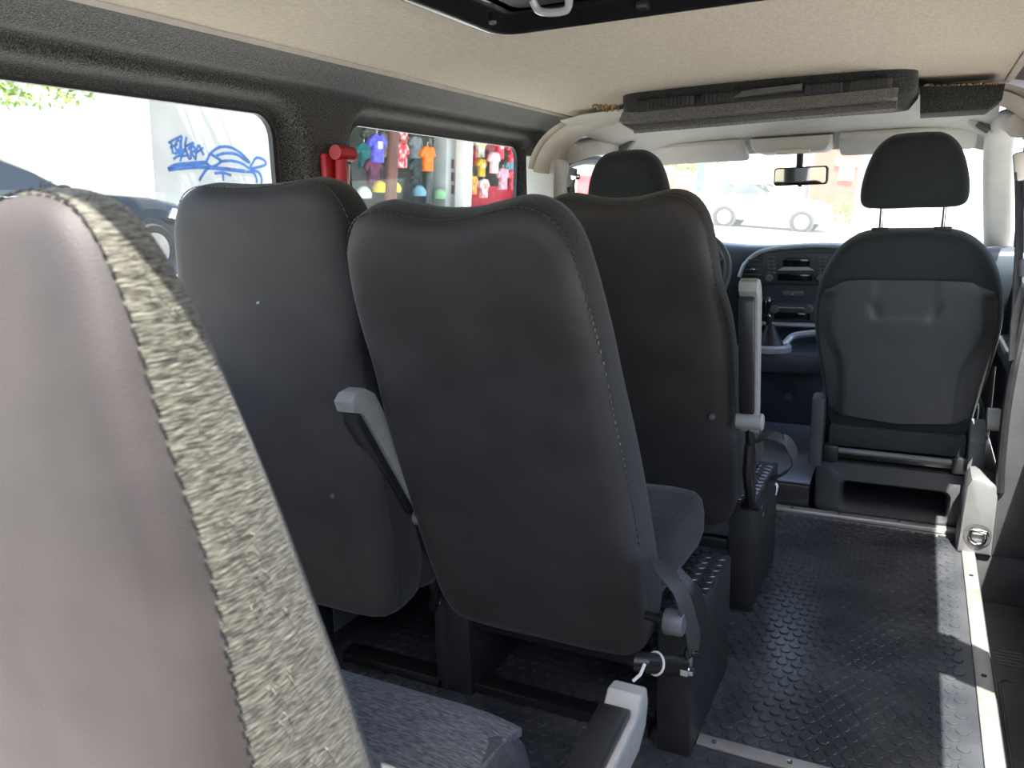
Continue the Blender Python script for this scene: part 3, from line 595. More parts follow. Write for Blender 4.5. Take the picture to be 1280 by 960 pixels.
# ================================================================== FRONT SEATS
def pillow(O, levels, P, cv):
    return [[P(u*s, cv+(v-cv)*s2, d) for u, v in O] for s, s2, d in levels]
def front_seat(label, cx, yb, full):
    t = thing('front_seat', label, 'seat', (cx, yb, 0), group='front cab seats')
    rec = R(9); a = Vector((0, -math.sin(rec), math.cos(rec))); n = Vector((0, math.cos(rec), math.sin(rec))); z0 = 0.28
    P3 = lambda u, v, d: Vector((u, 0, z0)) + a*v + n*d
    half = [(0, 0.0), (.16, 0.0), (.205, .02), (.222, .10), (.245, .22), (.262, .34), (.262, .44), (.245, .52), (.205, .595), (.15, .640), (.09, .655), (0, .657)]
    O = [(p.x, p.y) for p in smooth_loop([(u, v, 0) for u, v in half]+[(-u, v, 0) for u, v in half[-2:0:-1]], 110)]
    lv = [(.02, .02, .02), (.5, .5, .02), (.85, .9, .022), (.94, .955, .028), (.98, .985, .045), (1, 1, .075), (1, 1, .12), (.97, .98, .15), (.85, .9, .165), (.4, .4, .15), (.02, .02, .15)]
    rr_ = pillow(O, lv, P3, .33); m_ = MB().loft(rr_, cap=True); m_.build('backrest', FSEAT, t, local=True, angle=80)
    # hard shell on the back with pressed contour
    half = [(0, 0.055), (.17, 0.06), (.200, .075), (.208, .12), (.222, .20), (.240, .30), (.248, .38), (.244, .45), (.228, .500), (.19, .515), (.1, .520), (0, .521)]
    O2 = [(p.x, p.y) for p in smooth_loop([(u, v, 0) for u, v in half]+[(-u, v, 0) for u, v in half[-2:0:-1]], 110)]
    NX, NZ = 44, 40
    def halfw(v):
        best = [u for u, q in half if q <= v]; pts = sorted(half, key=lambda p: p[1])
        for (u0, v0), (u1, v1) in zip(half, half[1:]):
            if v0 <= v <= v1 and v1 > v0: return u0+(u1-u0)*(v-v0)/(v1-v0)
        return half[-2][0]
    sm = lambda x: 0 if x < 0 else 1 if x > 1 else x*x*(3-2*x)
    def relief(u, v):
        au = abs(u)
        edge = .158 + .050*sm((v-.22)/.16) - .010*sm((v-.40)/.06)
        d = 0.018*sm((au-edge)/.024)*(1-sm((v-.455)/.03))            # sunken side channels
        d -= 0.006*sm((v-.44)/.02)*0
        d += 0.010*math.exp(-((au-(.078+.35*(v-.41)))/.010)**2)*sm((v-.395)/.015)*(1-sm((v-.445)/.015))   # handle notches
        d += 0.004*(1-sm((au-.075)/.02))*sm((v-.40)/.01)*(1-sm((v-.52)/.02))
        return d
    rows = []
    for j in range(NZ+1):
        v = 0.055 + (0.521-0.055)*j/NZ; row = []
        hw = max(halfw(v), 0.02) if j < NZ else 0.19
        for i in range(NX+1):
            s = -1+2*i/NX; u = hw*s; e = 0.010*abs(s)**10
            row.append(P3(u, v - 0.012*abs(s)**8*(1 if j > NZ-3 else 0), -0.004 + relief(u, v) + e))
        rows.append(row)
    bk2 = [[p + n*0.028 for p in r_] for r_ in rows]
    sb = surf(rows); k0 = len(sb.v); s2 = surf(bk2); sb.add(s2.v, s2.f)
    for j in range(NZ): 
        for i in (0, NX): a_, b_ = j*(NX+1)+i, (j+1)*(NX+1)+i; sb.f.append((a_, b_, b_+k0, a_+k0))
    for i in range(NX):
        for j in (0, NZ): a_, b_ = j*(NX+1)+i, j*(NX+1)+i+1; sb.f.append((a_, b_, b_+k0, a_+k0))
    sb.build('back_shell', SHELL, t, local=True, angle=60)
    # headrest
    half = [(0, .722), (.09, .722), (.130, .728), (.145, .75), (.143, .80), (.128, .86), (.105, .905), (.07, .932), (.03, .938), (0, .938)]
    O3 = [(p.x, p.y) for p in smooth_loop([(u, v, 0) for u, v in half]+[(-u, v, 0) for u, v in half[-2:0:-1]], 90)]
    lv = [(.02, .02, .035), (.5, .5, .036), (.86, .86, .044), (.96, .96, .060), (1, 1, .085), (1, 1, .11), (.95, .95, .14), (.8, .8, .155), (.02, .02, .155)]
    hr = MB().loft(pillow(O3, lv, P3, .82)).build('headrest', FSEAT, t, local=True, angle=80)
    for sx in (-.085, .085):
        MB().tube([P3(sx, .63, .09), P3(sx, .74, .09)], .0065, 10).build('headrest_post', CHROME, hr, local=True)
        MB().box(P3(sx, .658, .09), (.05, .03, .012), .004).build('post_guide', BLACK, hr, local=True)
    # cushion
    O4 = rrect(-.25, .25, .06, .56, .06)
    MB().prism(O4, lambda p, q, d: Vector((p, q, d)), .26, .40, .03).build('cushion', FSEAT, t, local=True)
    # lower shrouds, recliner, base
    MB().box((0, .03, .27), (.40, .05, .07), .01).build('rear_flap', FSEAT, t, local=True)
    MB().prism([(-.03, .17), (.20, .15), (.42, .17), (.42, .28), (.06, .34), (.02, .41), (-.03, .40)], lambda p, q, d: Vector((d, p, q)), -.255, -.215, .008).build('side_shroud', DPLAS, t, local=True)
    MB().prism([(-.03, .16), (.20, .15), (.42, .17), (.42, .28), (.06, .32), (.03, .36), (-.03, .30)], lambda p, q, d: Vector((d, p, q)), .205, .25, .008).build('side_shroud', MPLAS, t, local=True)
    MB().lathe([(0, .02), (.030, .02), (.036, .012), (.036, -.02), (0, -.02)], 24, Matrix.Translation((.272, .06, .355)) @ Matrix.Rotation(R(90), 4, 'Y')).build('recliner_wheel', WHITE, t, local=True)
    MB().box((0, .10, .215), (.38, .22, .03), .006).build('slide_rail', STEELB, t, local=True)
    MB().tube([(-.17, -.005, .225), (.17, -.005, .222)], .010, 8).build('release_bar', MPLAS, t, local=True)
    for sx in (-.19, .19): MB().box((sx, .02, .215), (.05, .08, .055), .008).build('rail_end', BLACK, t, local=True)
    # pressed steel seat box with an opening at the back
    outl = rrect(-.235, .235, 0.0, .185, .025); hole = rrect(-.15, .165, .02, .115, .022)
    rA = [Vector((p, 0.015, q)) for p, q in outl]; rB = [Vector((p, 0.015, q)) for p, q in hole]; rC = [Vector((p, .30, q)) for p, q in hole]; rD = [Vector((p, .36, q)) for p, q in outl]
    rE = [Vector((p, .003, q)) for p, q in rrect(-.225, .225, 0.008, .178, .025)]; rF = [Vector((p, .003, q)) for p, q in rrect(-.158, .173, .014, .122, .024)]
    MB().loft([rC, rB, rF, rE, rA, rD]).build('seat_box', DPLAS, t, local=True, angle=50)
    return t
fp = front_seat('front passenger seat with grey plastic back shell and separate headrest on two posts', 0.420, 2.765, True)
fd = front_seat('driver seat whose headrest rises behind the covered aisle seat', -0.470, 2.765, False)

# ================================================================== DASHBOARD
da = thing('dashboard', 'dark blue-grey dashboard with centre console, radio, vents and silver trim', 'dashboard', (0, 3.9, 0))
YD = 3.50
# top pad with hood over the centre
top = []
for x in [-0.78+1.56*k/26 for k in range(27)]:
    hmp = 0.022*math.exp(-((x-0.07)/0.24)**2) + 0.03*math.exp(-((x+0.43)/0.20)**2)
    z = 0.845 + hmp
    top.append([Vector((x, 3.56, z-0.22)), Vector((x, 3.53, z-0.10)), Vector((x, 3.515, z-0.03)), Vector((x, 3.53, z-0.006)), Vector((x, 3.58, z)), Vector((x, 3.8, z-0.004)), Vector((x, 4.22, z-0.05)), Vector((x, 4.22, 0.30)), Vector((x, 3.75, 0.36))])
MB().loft(top).build('dash_pad', DASH, da, angle=70)
cx0 = 0.075                       # centre of the stack
D = lambda px, py, y=YD: pY(px, py, y)
# centre stack body
so_ = [D(924, 346), D(930, 331), D(940, 321), D(953, 314), D(975, 310), D(1000, 308)]
half = [(p.x-cx0, p.z) for p in so_]
lo = [(-0.175, 0.60), (-0.165, 0.52), (-0.16, 0.44)]
outl = [(cx0+u, z) for u, z in [(h[0], h[1]) for h in half]] + [(cx0, half[-1][1]+0.002)] + [(cx0-u, z) for u, z in reversed(half)] + [(cx0+0.16, 0.44), (cx0-0.16, 0.44), (cx0-0.175, 0.60)]
MB().prism(outl, lambda p, q, d: Vector((p, d, q)), 3.505, 3.62, 0.008).build('centre_stack', DASH, da)
arc = [Vector((p[0], 3.50, p[1])) for p in outl[:13]]
MB().tube(smooth_loop(arc, 60, closed=False), 0.009, 8).build('hood_trim', SILV, da)
def dbox(px0, py0, px1, py1, dep, name, m, par, y=YD, r=0.003):
    p, q = D(px0, py0, y), D(px1, py1, y); c = (p+q)/2
    return MB().box((c.x, y, c.z), (abs(q.x-p.x), dep, abs(p.z-q.z)), r).build(name, m, par)
ve = dbox(929, 322, 952, 372, 0.012, 'air_vent', BLACK, da, 3.503)
for sgn in (0, 1):
    for py in (325, 331, 337, 343, 349, 356):
        a_, b_ = (D(936 if py < 332 else 930, py), D(952, py)) if sgn == 0 else (None, None)
        if sgn == 0: MB().box(((a_.x+b_.x)/2, 3.492, a_.z), (b_.x-a_.x, 0.014, 0.006), 0.002).build('slat', DPLAS, ve)
MB().box(D(941, 337, 3.485), (0.018, 0.01, 0.010), 0.002).build('vent_tab', CHROME, ve)
ve2 = MB().box((cx0+0.135, 3.503, 0.74), (0.065, 0.012, 0.17), 0.003).build('air_vent', BLACK, da)
for k in range(6): MB().box((cx0+0.135, 3.492, 0.81-0.025*k), (0.06, 0.014, 0.006), 0.002).build('slat', DPLAS, ve2)
ra = dbox(954, 316, 1044, 356, 0.02, 'radio', DPLAS, da, 3.50, 0.004)
dbox(979, 322, 1012, 333, 0.006, 'display', SCREEN, ra, 3.489, 0.001)
p = [D(971, 338, 3.488), D(979, 334, 3.488), D(1010, 334, 3.488), D(1018, 338, 3.488)]
MB().prism([(q.x, q.z) for q in p], lambda a_, b_, d: Vector((a_, d, b_)), 3.484, 3.492).build('silver_bezel', SILV, ra)
dbox(972, 341.5, 1015, 351, 0.006, 'disc_slot', SCREEN, ra, 3.489, 0.001)
for cx_ in (961.5, 967.5, 1025, 1030.5):
    for rI in range(5): dbox(cx_-2.1, 320.5+rI*4.7, cx_+2.1, 323.5+rI*4.7, 0.006, 'button', MPLAS, ra, 3.489, 0.001)
for px in (961.5, 1026):
    q = D(px, 347.5, 3.488)
    MB().lathe([(0.016, -0.004), (0.016, 0.004), (0.013, 0.006), (0.012, 0.012), (0.0, 0.012)], 20, Matrix.Translation(q) @ Matrix.Rotation(R(90), 4, 'X')).build('dial', MPLAS, ra)
hz = dbox(978, 363.5, 1004, 370, 0.010, 'switch_strip', MPLAS, da, 3.498, 0.002)
q = [D(989, 368.7, 3.491), D(993, 368.7, 3.491), D(991, 366.3, 3.491)]
MB().prism([(k.x, k.z) for k in q], lambda a_, b_, d: Vector((a_, d, b_)), 3.488, 3.494).build('hazard_button', SILV, hz)
hv = dbox(957, 379, 1020, 402, 0.016, 'climate_panel', DPLAS, da, 3.498, 0.004)
dbox(966, 383.5, 1014, 386, 0.008, 'silver_bar', SILV, hv, 3.489, 0.001)
dbox(968, 390, 1012, 400, 0.006, 'storage_slot', SCREEN, hv, 3.489, 0.001)
for px in (968, 1011):
    q = D(px, 386.5, 3.486)
    MB().lathe([(0.018, -0.004), (0.018, 0.006), (0.014, 0.010), (0.013, 0.018), (0.0, 0.018)], 20, Matrix.Translation(q) @ Matrix.Rotation(R(90), 4, 'X')).build('dial', MPLAS, hv)
# silver ledge and lower console
dbox(946, 402, 1022, 409, 0.05, 'silver_ledge', SILV, da, 3.475, 0.006)
MB().prism([(-0.20, 0.10), (0.26, 0.10), (0.25, 0.45), (-0.17, 0.47)], lambda p, q, d: Vector((p, d, q)), 3.52, 3.70, 0.01).build('lower_console', DASH, da)
sw = [D(940, 436, 3.30), D(962, 436, 3.30), D(980, 430, 3.34), D(992, 420, 3.38), D(1020, 416, 3.40)]
MB().tube(smooth_loop(sw, 40, closed=False), 0.014, 8).build('silver_sweep', SILV, da)
bs = D(962, 432, 3.30)
MB().lathe([(0.085, -0.02), (0.085, 0.0), (0.078, 0.008), (0.066, 0.008), (0.062, -0.004), (0, -0.004)], 28, Matrix.Translation(bs)).build('shifter_surround', SILV, da)
MB().prism([(-0.21, bs.z-0.10), (0.16, bs.z-0.10), (0.16, bs.z-0.02), (-0.21, bs.z-0.02)], lambda p, q, d: Vector((p, d, q)), 3.24, 3.55, 0.02).build('console_tray', DASH, da)
MB().lathe([(0.018, 0), (0.016, 0.006), (0.0, 0.006)], 16, Matrix.Translation(D(985, 495, 3.51)) @ Matrix.Rotation(R(90), 4, 'X')).build('power_socket', MPLAS, da)
# gear lever
gl = thing('gear_lever', 'black gear lever with glossy knob and leather gaiter on the console', 'gear lever', bs)
kz = D(957, 380, 3.28)
MB().lathe([(0.058, 0.0), (0.050, 0.018), (0.040, 0.030), (0.034, 0.046), (0.022, 0.066), (0.016, 0.085)], 18, Matrix.Translation(bs)).build('gaiter', VINYL, gl)
MB().tube([bs + Vector((0, 0, 0.07)), kz + Vector((0, 0, -0.03))], 0.011, 10).build('stem', BLACK, gl)
MB().lathe([(0, -0.052), (0.012, -0.050), (0.015, -0.030), (0.021, -0.012), (0.025, 0.006), (0.024, 0.020), (0.016, 0.030), (0, 0.033)], 20, Matrix.Translation(kz)).build('knob', mat('gloss_black', (0.012, 0.012, 0.013), 0.12, coat=1, col2=(0.013, 0.013, 0.014), scale=5), gl)
for sx in (-1, 1): MB().lathe([(0, -0.008), (0.007, -0.004), (0.008, 0.002), (0, 0.008)], 10, Matrix.Translation(kz + Vector((sx*0.017, -0.008, -0.048)))).build('collar_tab', CHROME, gl)
# steering wheel
swt = thing('steering_wheel', 'dark steering wheel partly hidden behind the covered seat', 'steering wheel', (-0.43, 3.36, 0.70))
Ms = Matrix.Translation((-0.43, 3.30, 0.76)) @ Matrix.Rotation(R(62), 4, 'X')
MB().tube([Ms @ Vector((0.190*math.cos(t), 0.190*math.sin(t), 0)) for t in [2*math.pi*k/48 for k in range(49)]], 0.016, 10).build('rim', DPLAS, swt)
MB().lathe([(0, .02), (.055, .018), (.065, .0), (.05, -.03), (0, -.03)], 20, Ms).build('hub', DPLAS, swt)
for an in (20, 160, 270): MB().tube([Ms @ Vector((0.05*math.cos(R(an)), .05*math.sin(R(an)), 0)), Ms @ Vector((0.185*math.cos(R(an)), .185*math.sin(R(an)), 0))], 0.013, 8).build('spoke', DPLAS, swt)
MB().tube([Ms @ Vector((0, 0, -0.03)), Ms @ Vector((0, 0, -0.22))], 0.035, 12).build('column', BLACK, swt)

# ================================================================== CAB FITTINGS
mi = thing('rear_view_mirror', 'interior rear view mirror hanging on a black stem', 'mirror', (0, 3.55, 1.24))
mc = pY(1000.5, 220, 3.46); rtm = Matrix.Rotation(R(-3), 3, 'Z') @ Matrix.Rotation(R(1.2), 3, 'X')
fm = lambda p, q, d: mc + rtm @ Vector((p, d, q))
MB().prism(rrect(-.104, .104, -.036, .036, .014), fm, -0.004, 0.03, 0.006).build('shell', BLACK, mi)
MB().prism(rrect(-.097, .097, -.030, .030, .010), fm, -0.0065, -0.003).build('glass', MIRR, mi, smooth=False)
MB().tube([mc + Vector((-.01, .03, .02)), mc + Vector((-.01, .04, .06)), mc + Vector((-.01, .04, .10))], 0.014, 10).build('stem', BLACK, mi)
MB().box(mc + Vector((0, -.002, -.039)), (.016, .012, .008), .002).build('dip_lever', BLACK, mi)
def visor(label, x0, x1, tl_, y):
    t = thing('sun_visor', label, 'sun visor', ((x0+x1)/2, y, 1.28), group='sun visors')
    outl = rrect(x0, x1, 0, 0.165, 0.024)
    va = Vector((0, 0.150, -0.062)).normalized(); vb = Vector((0, va.z, -va.y)) 
    MB().prism(outl, lambda p, q, d: Vector((p, y-0.135, 1.281)) + va*q + vb*(-d), -0.012, 0.012, 0.010).build('visor_pad', PALE, t)
    s = 1 if x0 > 0 else -1
    MB().tube([(x0 if s > 0 else x1, y-0.01, 1.285), (x0+.10 if s > 0 else x1-.10, y-0.01, 1.285)], 0.008, 8).build('visor_rod', MPLAS, t)
    return t
visor('pale folded sun visor above the driver side of the windscreen', -0.67, -0.205, 0, 3.50)
visor('pale folded sun visor above the front passenger headrest', 0.14, 0.605, 0, 3.50)
ol = thing('overhead_lamp', 'pale overhead console with an interior lamp lens above the mirror', 'lamp', (0, 3.45, 1.25))
MB().prism([(-.185, .03), (-.178, .0), (-.160, -.022), (-.14, -.028), (.085, -.028), (.105, -.022), (.118, .0), (.122, .03)], lambda p, q, d: Vector((p, d, 1.255+q)), 3.36, 3.54, 0.012).build('console', PALE, ol)
MB().box(pY(991, 189.5, 3.352), (.125, .016, .018), .006).build('lens', LAMPG, ol)
# seat belts
sb = thing('seat_belt', 'dark seat belt hanging from the pillar behind the passenger seat', 'seat belt', (0.72, 2.58, 0.25), group='front seat belts')
bp_ = [pY(1273, 215, 2.57), pY(1274, 300, 2.57), pY(1270, 380, 2.57), pY(1266, 450, 2.57)]
strap(bp_, 0.045, 0.003, (Vector((0.5, 1, 0)), Vector((0.6, 1, 0)))).build('webbing', BLACK, sb)
MB().box(pY(1275, 208, 2.57), (.030, .025, .075), .008, Matrix.Rotation(R(-8), 3, 'Y')).build('anchor_cover', PALE, sb)
MB().box(pY(1276, 335, 2.57), (.022, .016, .05), .006).build('tongue', BLACK, sb)
sb2 = thing('seat_belt', 'belt height adjuster on the pale pillar beside the driver', 'seat belt', (-0.69, 2.6, 1.05), group='front seat belts')
q = pY(714, 226, 2.58)
MB().box(q, (.028, .02, .085), .006, Matrix.Rotation(R(12), 3, 'Y')).build('adjuster', MPLAS, sb2)
MB().box(q + Vector((.018, -.005, .012)), (.03, .014, .020), .004).build('guide', CHROME, sb2)
strap([q + Vector((0.0, -.004, -.02)), q + Vector((0.0, 0, -.12)), q + Vector((-.01, 0, -.5))], .04, .003, (Vector((0.3, 1, 0)), Vector((.3, 1, 0)))).build('webbing', WEB, sb2)
# emergency hammer
hm = thing('emergency_hammer', 'red emergency hammer in its bracket on the carpeted pillar', 'hammer', (-0.78, 1.55, 1.08))
c = pX(424, 195, -0.775); Mh = Matrix.Translation(c)
MB().tube([c + Vector((0.016, -.034, .006)), c + Vector((0.016, .026, .004))], .017, 16).build('head', RED, hm)
MB().tube([c + Vector((0.014, -.012, -.01)), c + Vector((0.012, -.018, -.11))], [.014, .016], 12).build('grip', RED, hm)
MB().box(c + Vector((-.012, -.020, -.06)), (.018, .050, .13), .005).build('bracket', RED, hm)
MB().tube([c + Vector((0.020, .010, -.02)), c + Vector((0.020, -.002, -.10))], .0025, 6).build('edge_strip', WHITE, hm)

# ================================================================== ROOF UNITS
ac = thing('roof_air_unit', 'black carpeted air conditioner housing with vents and hanging flap on the ceiling', 'air conditioner', (0.03, 2.4, 1.33))
fo = rrect(-.345, .415, 2.26, 2.62, .06)
def acz(y_): return 1.338
rA = [Vector((p, q, 1.345)) for p, q in fo]; rB = [Vector((p, q, 1.30)) for p, q in fo]
inn = rrect(-.325, .395, 2.275, 2.60, .05); rC = [Vector((p, q, 1.272)) for p, q in inn]
MB().loft([rA, rB, rC]).build('housing', ACCARP, ac, angle=60)
# rear mouth with vents
mo = MB().box((.03, 2.258, 1.298), (.64, .022, .046), .008).build('vent_mouth', BLACK, ac)
for k, (xa, xb) in enumerate(((-.25, -.12), (-.10, 0.0), (.16, .25), (.265, .36))):
    MB().box(((xa+xb)/2, 2.245, 1.306), (xb-xa, .012, .026), .003).build('vent', DPLAS, mo)
    for j in range(int((xb-xa)/.011)): MB().box((xa+.006+j*.011, 2.238, 1.306), (.003, .008, .022)).build('fin', BLACK, mo)
MB().prism([(-.02, 1.300), (.155, 1.306), (.155, 1.322), (.01, 1.318)], lambda p, q, d: Vector((p, d, q)), 2.225, 2.25, .003).build('pale_tab', MPLAS, mo)
# bent flap hanging at the back
prof = [(2.218, 1.288), (2.190, 1.262), (2.212, 1.256), (2.180, 1.236), (2.188, 1.230), (2.232, 1.256), (2.210, 1.264), (2.230, 1.288)]
rgs = []
for x_, sh in ((-.315, 0.0), (-.27, -.004), (.375, 0.004)):
    rgs.append([Vector((x_ + (0.045 if (i in (3, 4) and x_ < -.3) else 0), a_, b_+sh)) for i, (a_, b_) in enumerate(prof)])
MB().loft(rgs).build('flap', mat('flap_carpet', (0.11, 0.112, 0.112), 0.98, col2=(0.26, 0.26, 0.25), scale=260, bump=0.7, bscale=260, sheen=0.2, spec=0.05, detail=5), ac, angle=20)
fq = [pY(px, py, 2.42) for px, py in ((1150, 142), (1235, 137), (1253, 124), (1257, 104), (1150, 108))]
one('ceiling_filler', MB().prism([(q.x, q.z) for q in fq], lambda p, q, d: Vector((p, d, q)), 2.42, 2.56, .004), ACCARP, 'black carpet filler panel between the air unit and the roof corner', 'panel')
fr = MB()
for i in range(34):
    t_ = random.random(); b = Vector((-.415+.085*t_, 2.26+random.uniform(-.012, .012), 1.318-.012*t_+random.uniform(-.004, .004)))
    e = b + Vector((random.uniform(-.006, .010), random.uniform(-.012, .004), random.uniform(-.016, .004)))
    fr.tube([b, (b+e)/2 + Vector((0, random.uniform(-.004, .004), random.uniform(-.004, .002))), e], [.0035, .003, .0012], 5)
one('frayed_foam', fr, FOAM, 'frayed yellow foam sticking out beside the roof air unit', 'foam', kind='stuff')
fr2 = MB()
for i in range(24):
    b = Vector((fq[4].x+.01+(fq[3].x-fq[4].x-.02)*i/24, 2.417, fq[4].z+(fq[3].z-fq[4].z)*i/24)); e = b + Vector((random.uniform(-.004, .01), -.004, random.uniform(-.003, .004))); fr2.tube([b, e], [.0025, .001], 5)
one('frayed_foam', fr2, FOAM, 'thin frayed foam edge above the black filler panel', 'foam', kind='stuff')
# roof hatch
ht = thing('roof_hatch', 'black roof hatch frame set in the headliner', 'hatch', (.10, 1.0, 1.33))
def hr_(off, z, r_): return [Vector((p, q, z)) for p, q in rrect(-.245+off, .46-off, .62+off, 1.33-off, r_)]
MB().loft([hr_(.0, 1.345, .06), hr_(.0, 1.330, .06), hr_(.006, 1.322, .056), hr_(.024, 1.318, .045), hr_(.034, 1.322, .04), hr_(.05, 1.338, .03), hr_(.07, 1.341, .025), hr_(.09, 1.341, .02)], cap=False).build('frame', mat('hatch_black', (.010, .010, .011), .25, col2=(.013, .013, .014), scale=10, coat=.3), ht, angle=50)
MB().box((.107, .975, 1.344), (.56, .56, .006), .002).build('lid', BLACK, ht)
MB().tube(smooth_loop([(-.105, 1.19, 1.338), (-.095, 1.20, 1.322), (-.055, 1.205, 1.320), (-.045, 1.19, 1.338)], 20, closed=False), .006, 8).build('handle', mat('clear_handle', (.35, .37, .37), .12, col2=(.5, .52, .52), scale=8, coat=.6), ht)
for px in ((-.20, 1.24), (-.20, .8), (.2, 1.29)): MB().lathe([(.007, 0), (.006, -.004), (0, -.005)], 10, Matrix.Translation((px[0], px[1], 1.328))).build('screw', MPLAS, ht)
MB().box((.04, 1.285, 1.330), (.018, .02, .012), .003).build('latch', BLACK, ht)
# ================================================================== END_INTERIOR

# ================================================================== STREET
setp(MB().box((0, 20, -0.05), (160, 160, 0.1)).build('street_ground', ASPH, M=GM), 'sunlit street surface around the van', 'street', kind='structure')
setp(MB().box((-14.2, 20, 0.06), (8.0, 60, 0.16), 0.02).build('pavement', PAVE, M=GM), 'raised pavement in front of the wall and shop', 'pavement', kind='structure')
def gthing(name, label, cat, loc, group=None, rz=0, kind=None):
    return thing(name, label, cat, group=group, M=GM @ Matrix.Translation(Vector(loc)) @ Matrix.Rotation(rz, 4, 'Z'), kind=kind)
# ---- walls
setp(MB().box((-12.55, 5.8, 2.4), (0.3, 11.2, 5.2)).build('wall_street', WALLW, M=GM), 'bright white sunlit wall behind the black car', 'wall', kind='structure')
setp(MB().box((-12.70, 14.2, 2.4), (0.3, 5.7, 5.2)).build('wall_graffiti', WALLG, M=GM), 'off-white wall with shade put into its colour, carrying blue graffiti', 'wall', kind='structure')
# ---- graffiti: strokes read off the photo onto the wall plane
XW = -12.535
def gz(cx, cy): q = gX(180+cx/7.11, 150+cy/7.11, XW); return (q.y, q.z)
def ribbon(mb_, pts, w, x=XW):
    P_ = [Vector((a, b)) for a, b in pts]
    if len(P_) > 2: P_ = [Vector((p.x, p.y)) for p in smooth_loop([(p.x, p.y, 0) for p in P_], len(P_)*6, closed=False)]
    rings = []
    for i, p in enumerate(P_):
        t = (P_[min(i+1, len(P_)-1)]-P_[max(i-1, 0)]); t = t.normalized() if t.length else Vector((1, 0)); n = Vector((-t.y, t.x))*w/2
        rings.append([Vector((x, (p+n).x, (p+n).y)), Vector((x+.004, (p+n*.6).x, (p+n*.6).y)), Vector((x+.004, (p-n*.6).x, (p-n*.6).y)), Vector((x, (p-n).x, (p-n).y))])
    mb_.loft(rings)
gt = gthing('graffiti_tag', 'blue spray-painted lettering on the off-white wall above the drawn cap', 'graffiti', (XW, 12.2, 1.7))
letters = [[[(218, 205), (250, 185), (336, 140)], [(240, 185), (255, 280), (262, 300)], [(232, 245), (300, 215)]],
 [[(300, 175), (278, 230), (292, 270), (318, 250), (322, 195), (300, 175)]],
 [[(336, 140), (330, 230), (345, 275), (368, 250)], [(378, 152), (366, 230), (372, 290)]],
 [[(372, 235), (430, 205), (436, 215), (392, 262)]],
 [[(270, 300), (330, 275), (340, 285), (262, 350)], [(300, 325), (350, 300)]],
 [[(322, 368), (345, 300), (372, 262), (388, 320), (412, 352)], [(325, 325), (400, 310)]],
 [[(418, 350), (420, 250), (448, 240), (452, 275), (425, 290), (462, 355)]],
 [[(460, 355), (470, 260), (490, 225), (505, 260), (532, 312)], [(455, 300), (528, 245)]]]
for L_ in letters:
    m_ = MB()
    for st_ in L_: ribbon(m_, [gz(*p) for p in st_], 0.052)
    setp(m_.build('letter', GRAF, None, M=None), None)
    o = bpy.data.objects[-1] if False else None
    ob = [k for k in COL.objects if k.name.startswith('letter') and k.parent is None][-1]
    ob.parent = gt; ob.matrix_parent_inverse = (Matrix.Translation(Vector((XW, 12.2, 1.7)))).inverted()
gf = gthing('graffiti_drawing', 'blue spray-painted face outline with a long-peaked cap on the off-white wall', 'graffiti', (XW, 13.5, 1.4))
draw = [('peak', [[(215, 440), (290, 402), (420, 388), (550, 378)], [(215, 440), (300, 430), (450, 418), (610, 425), (760, 440), (900, 455)]], .085),
 ('cap_crown', [[(550, 378), (590, 300), (650, 252), (720, 235), (800, 255), (880, 310), (940, 380), (860, 330)], [(600, 305), (700, 370)], [(640, 320), (720, 295), (820, 305), (930, 370)], [(700, 365), (780, 362), (870, 385), (935, 430)], [(550, 378), (610, 415), (690, 368)]], .062),
 ('bow', [[(940, 430), (965, 380), (1000, 335), (1060, 350), (1085, 385), (1050, 408), (980, 425), (940, 435)]], .062),
 ('face_line', [[(590, 410), (540, 460), (490, 540)], [(625, 475), (700, 468), (775, 492)], [(702, 480), (706, 540)], [(905, 460), (970, 465), (1000, 520), (1000, 560)], [(950, 440), (1020, 465), (1045, 520), (1040, 570)]], .062)]
for nm, sts, w_ in draw:
    m_ = MB()
    for st_ in sts: ribbon(m_, [gz(*p) for p in st_], w_)
    ob = m_.build(nm, GRAF); ob.parent = gf; ob.matrix_parent_inverse = Matrix.Translation(Vector((XW, 13.5, 1.4))).inverted()

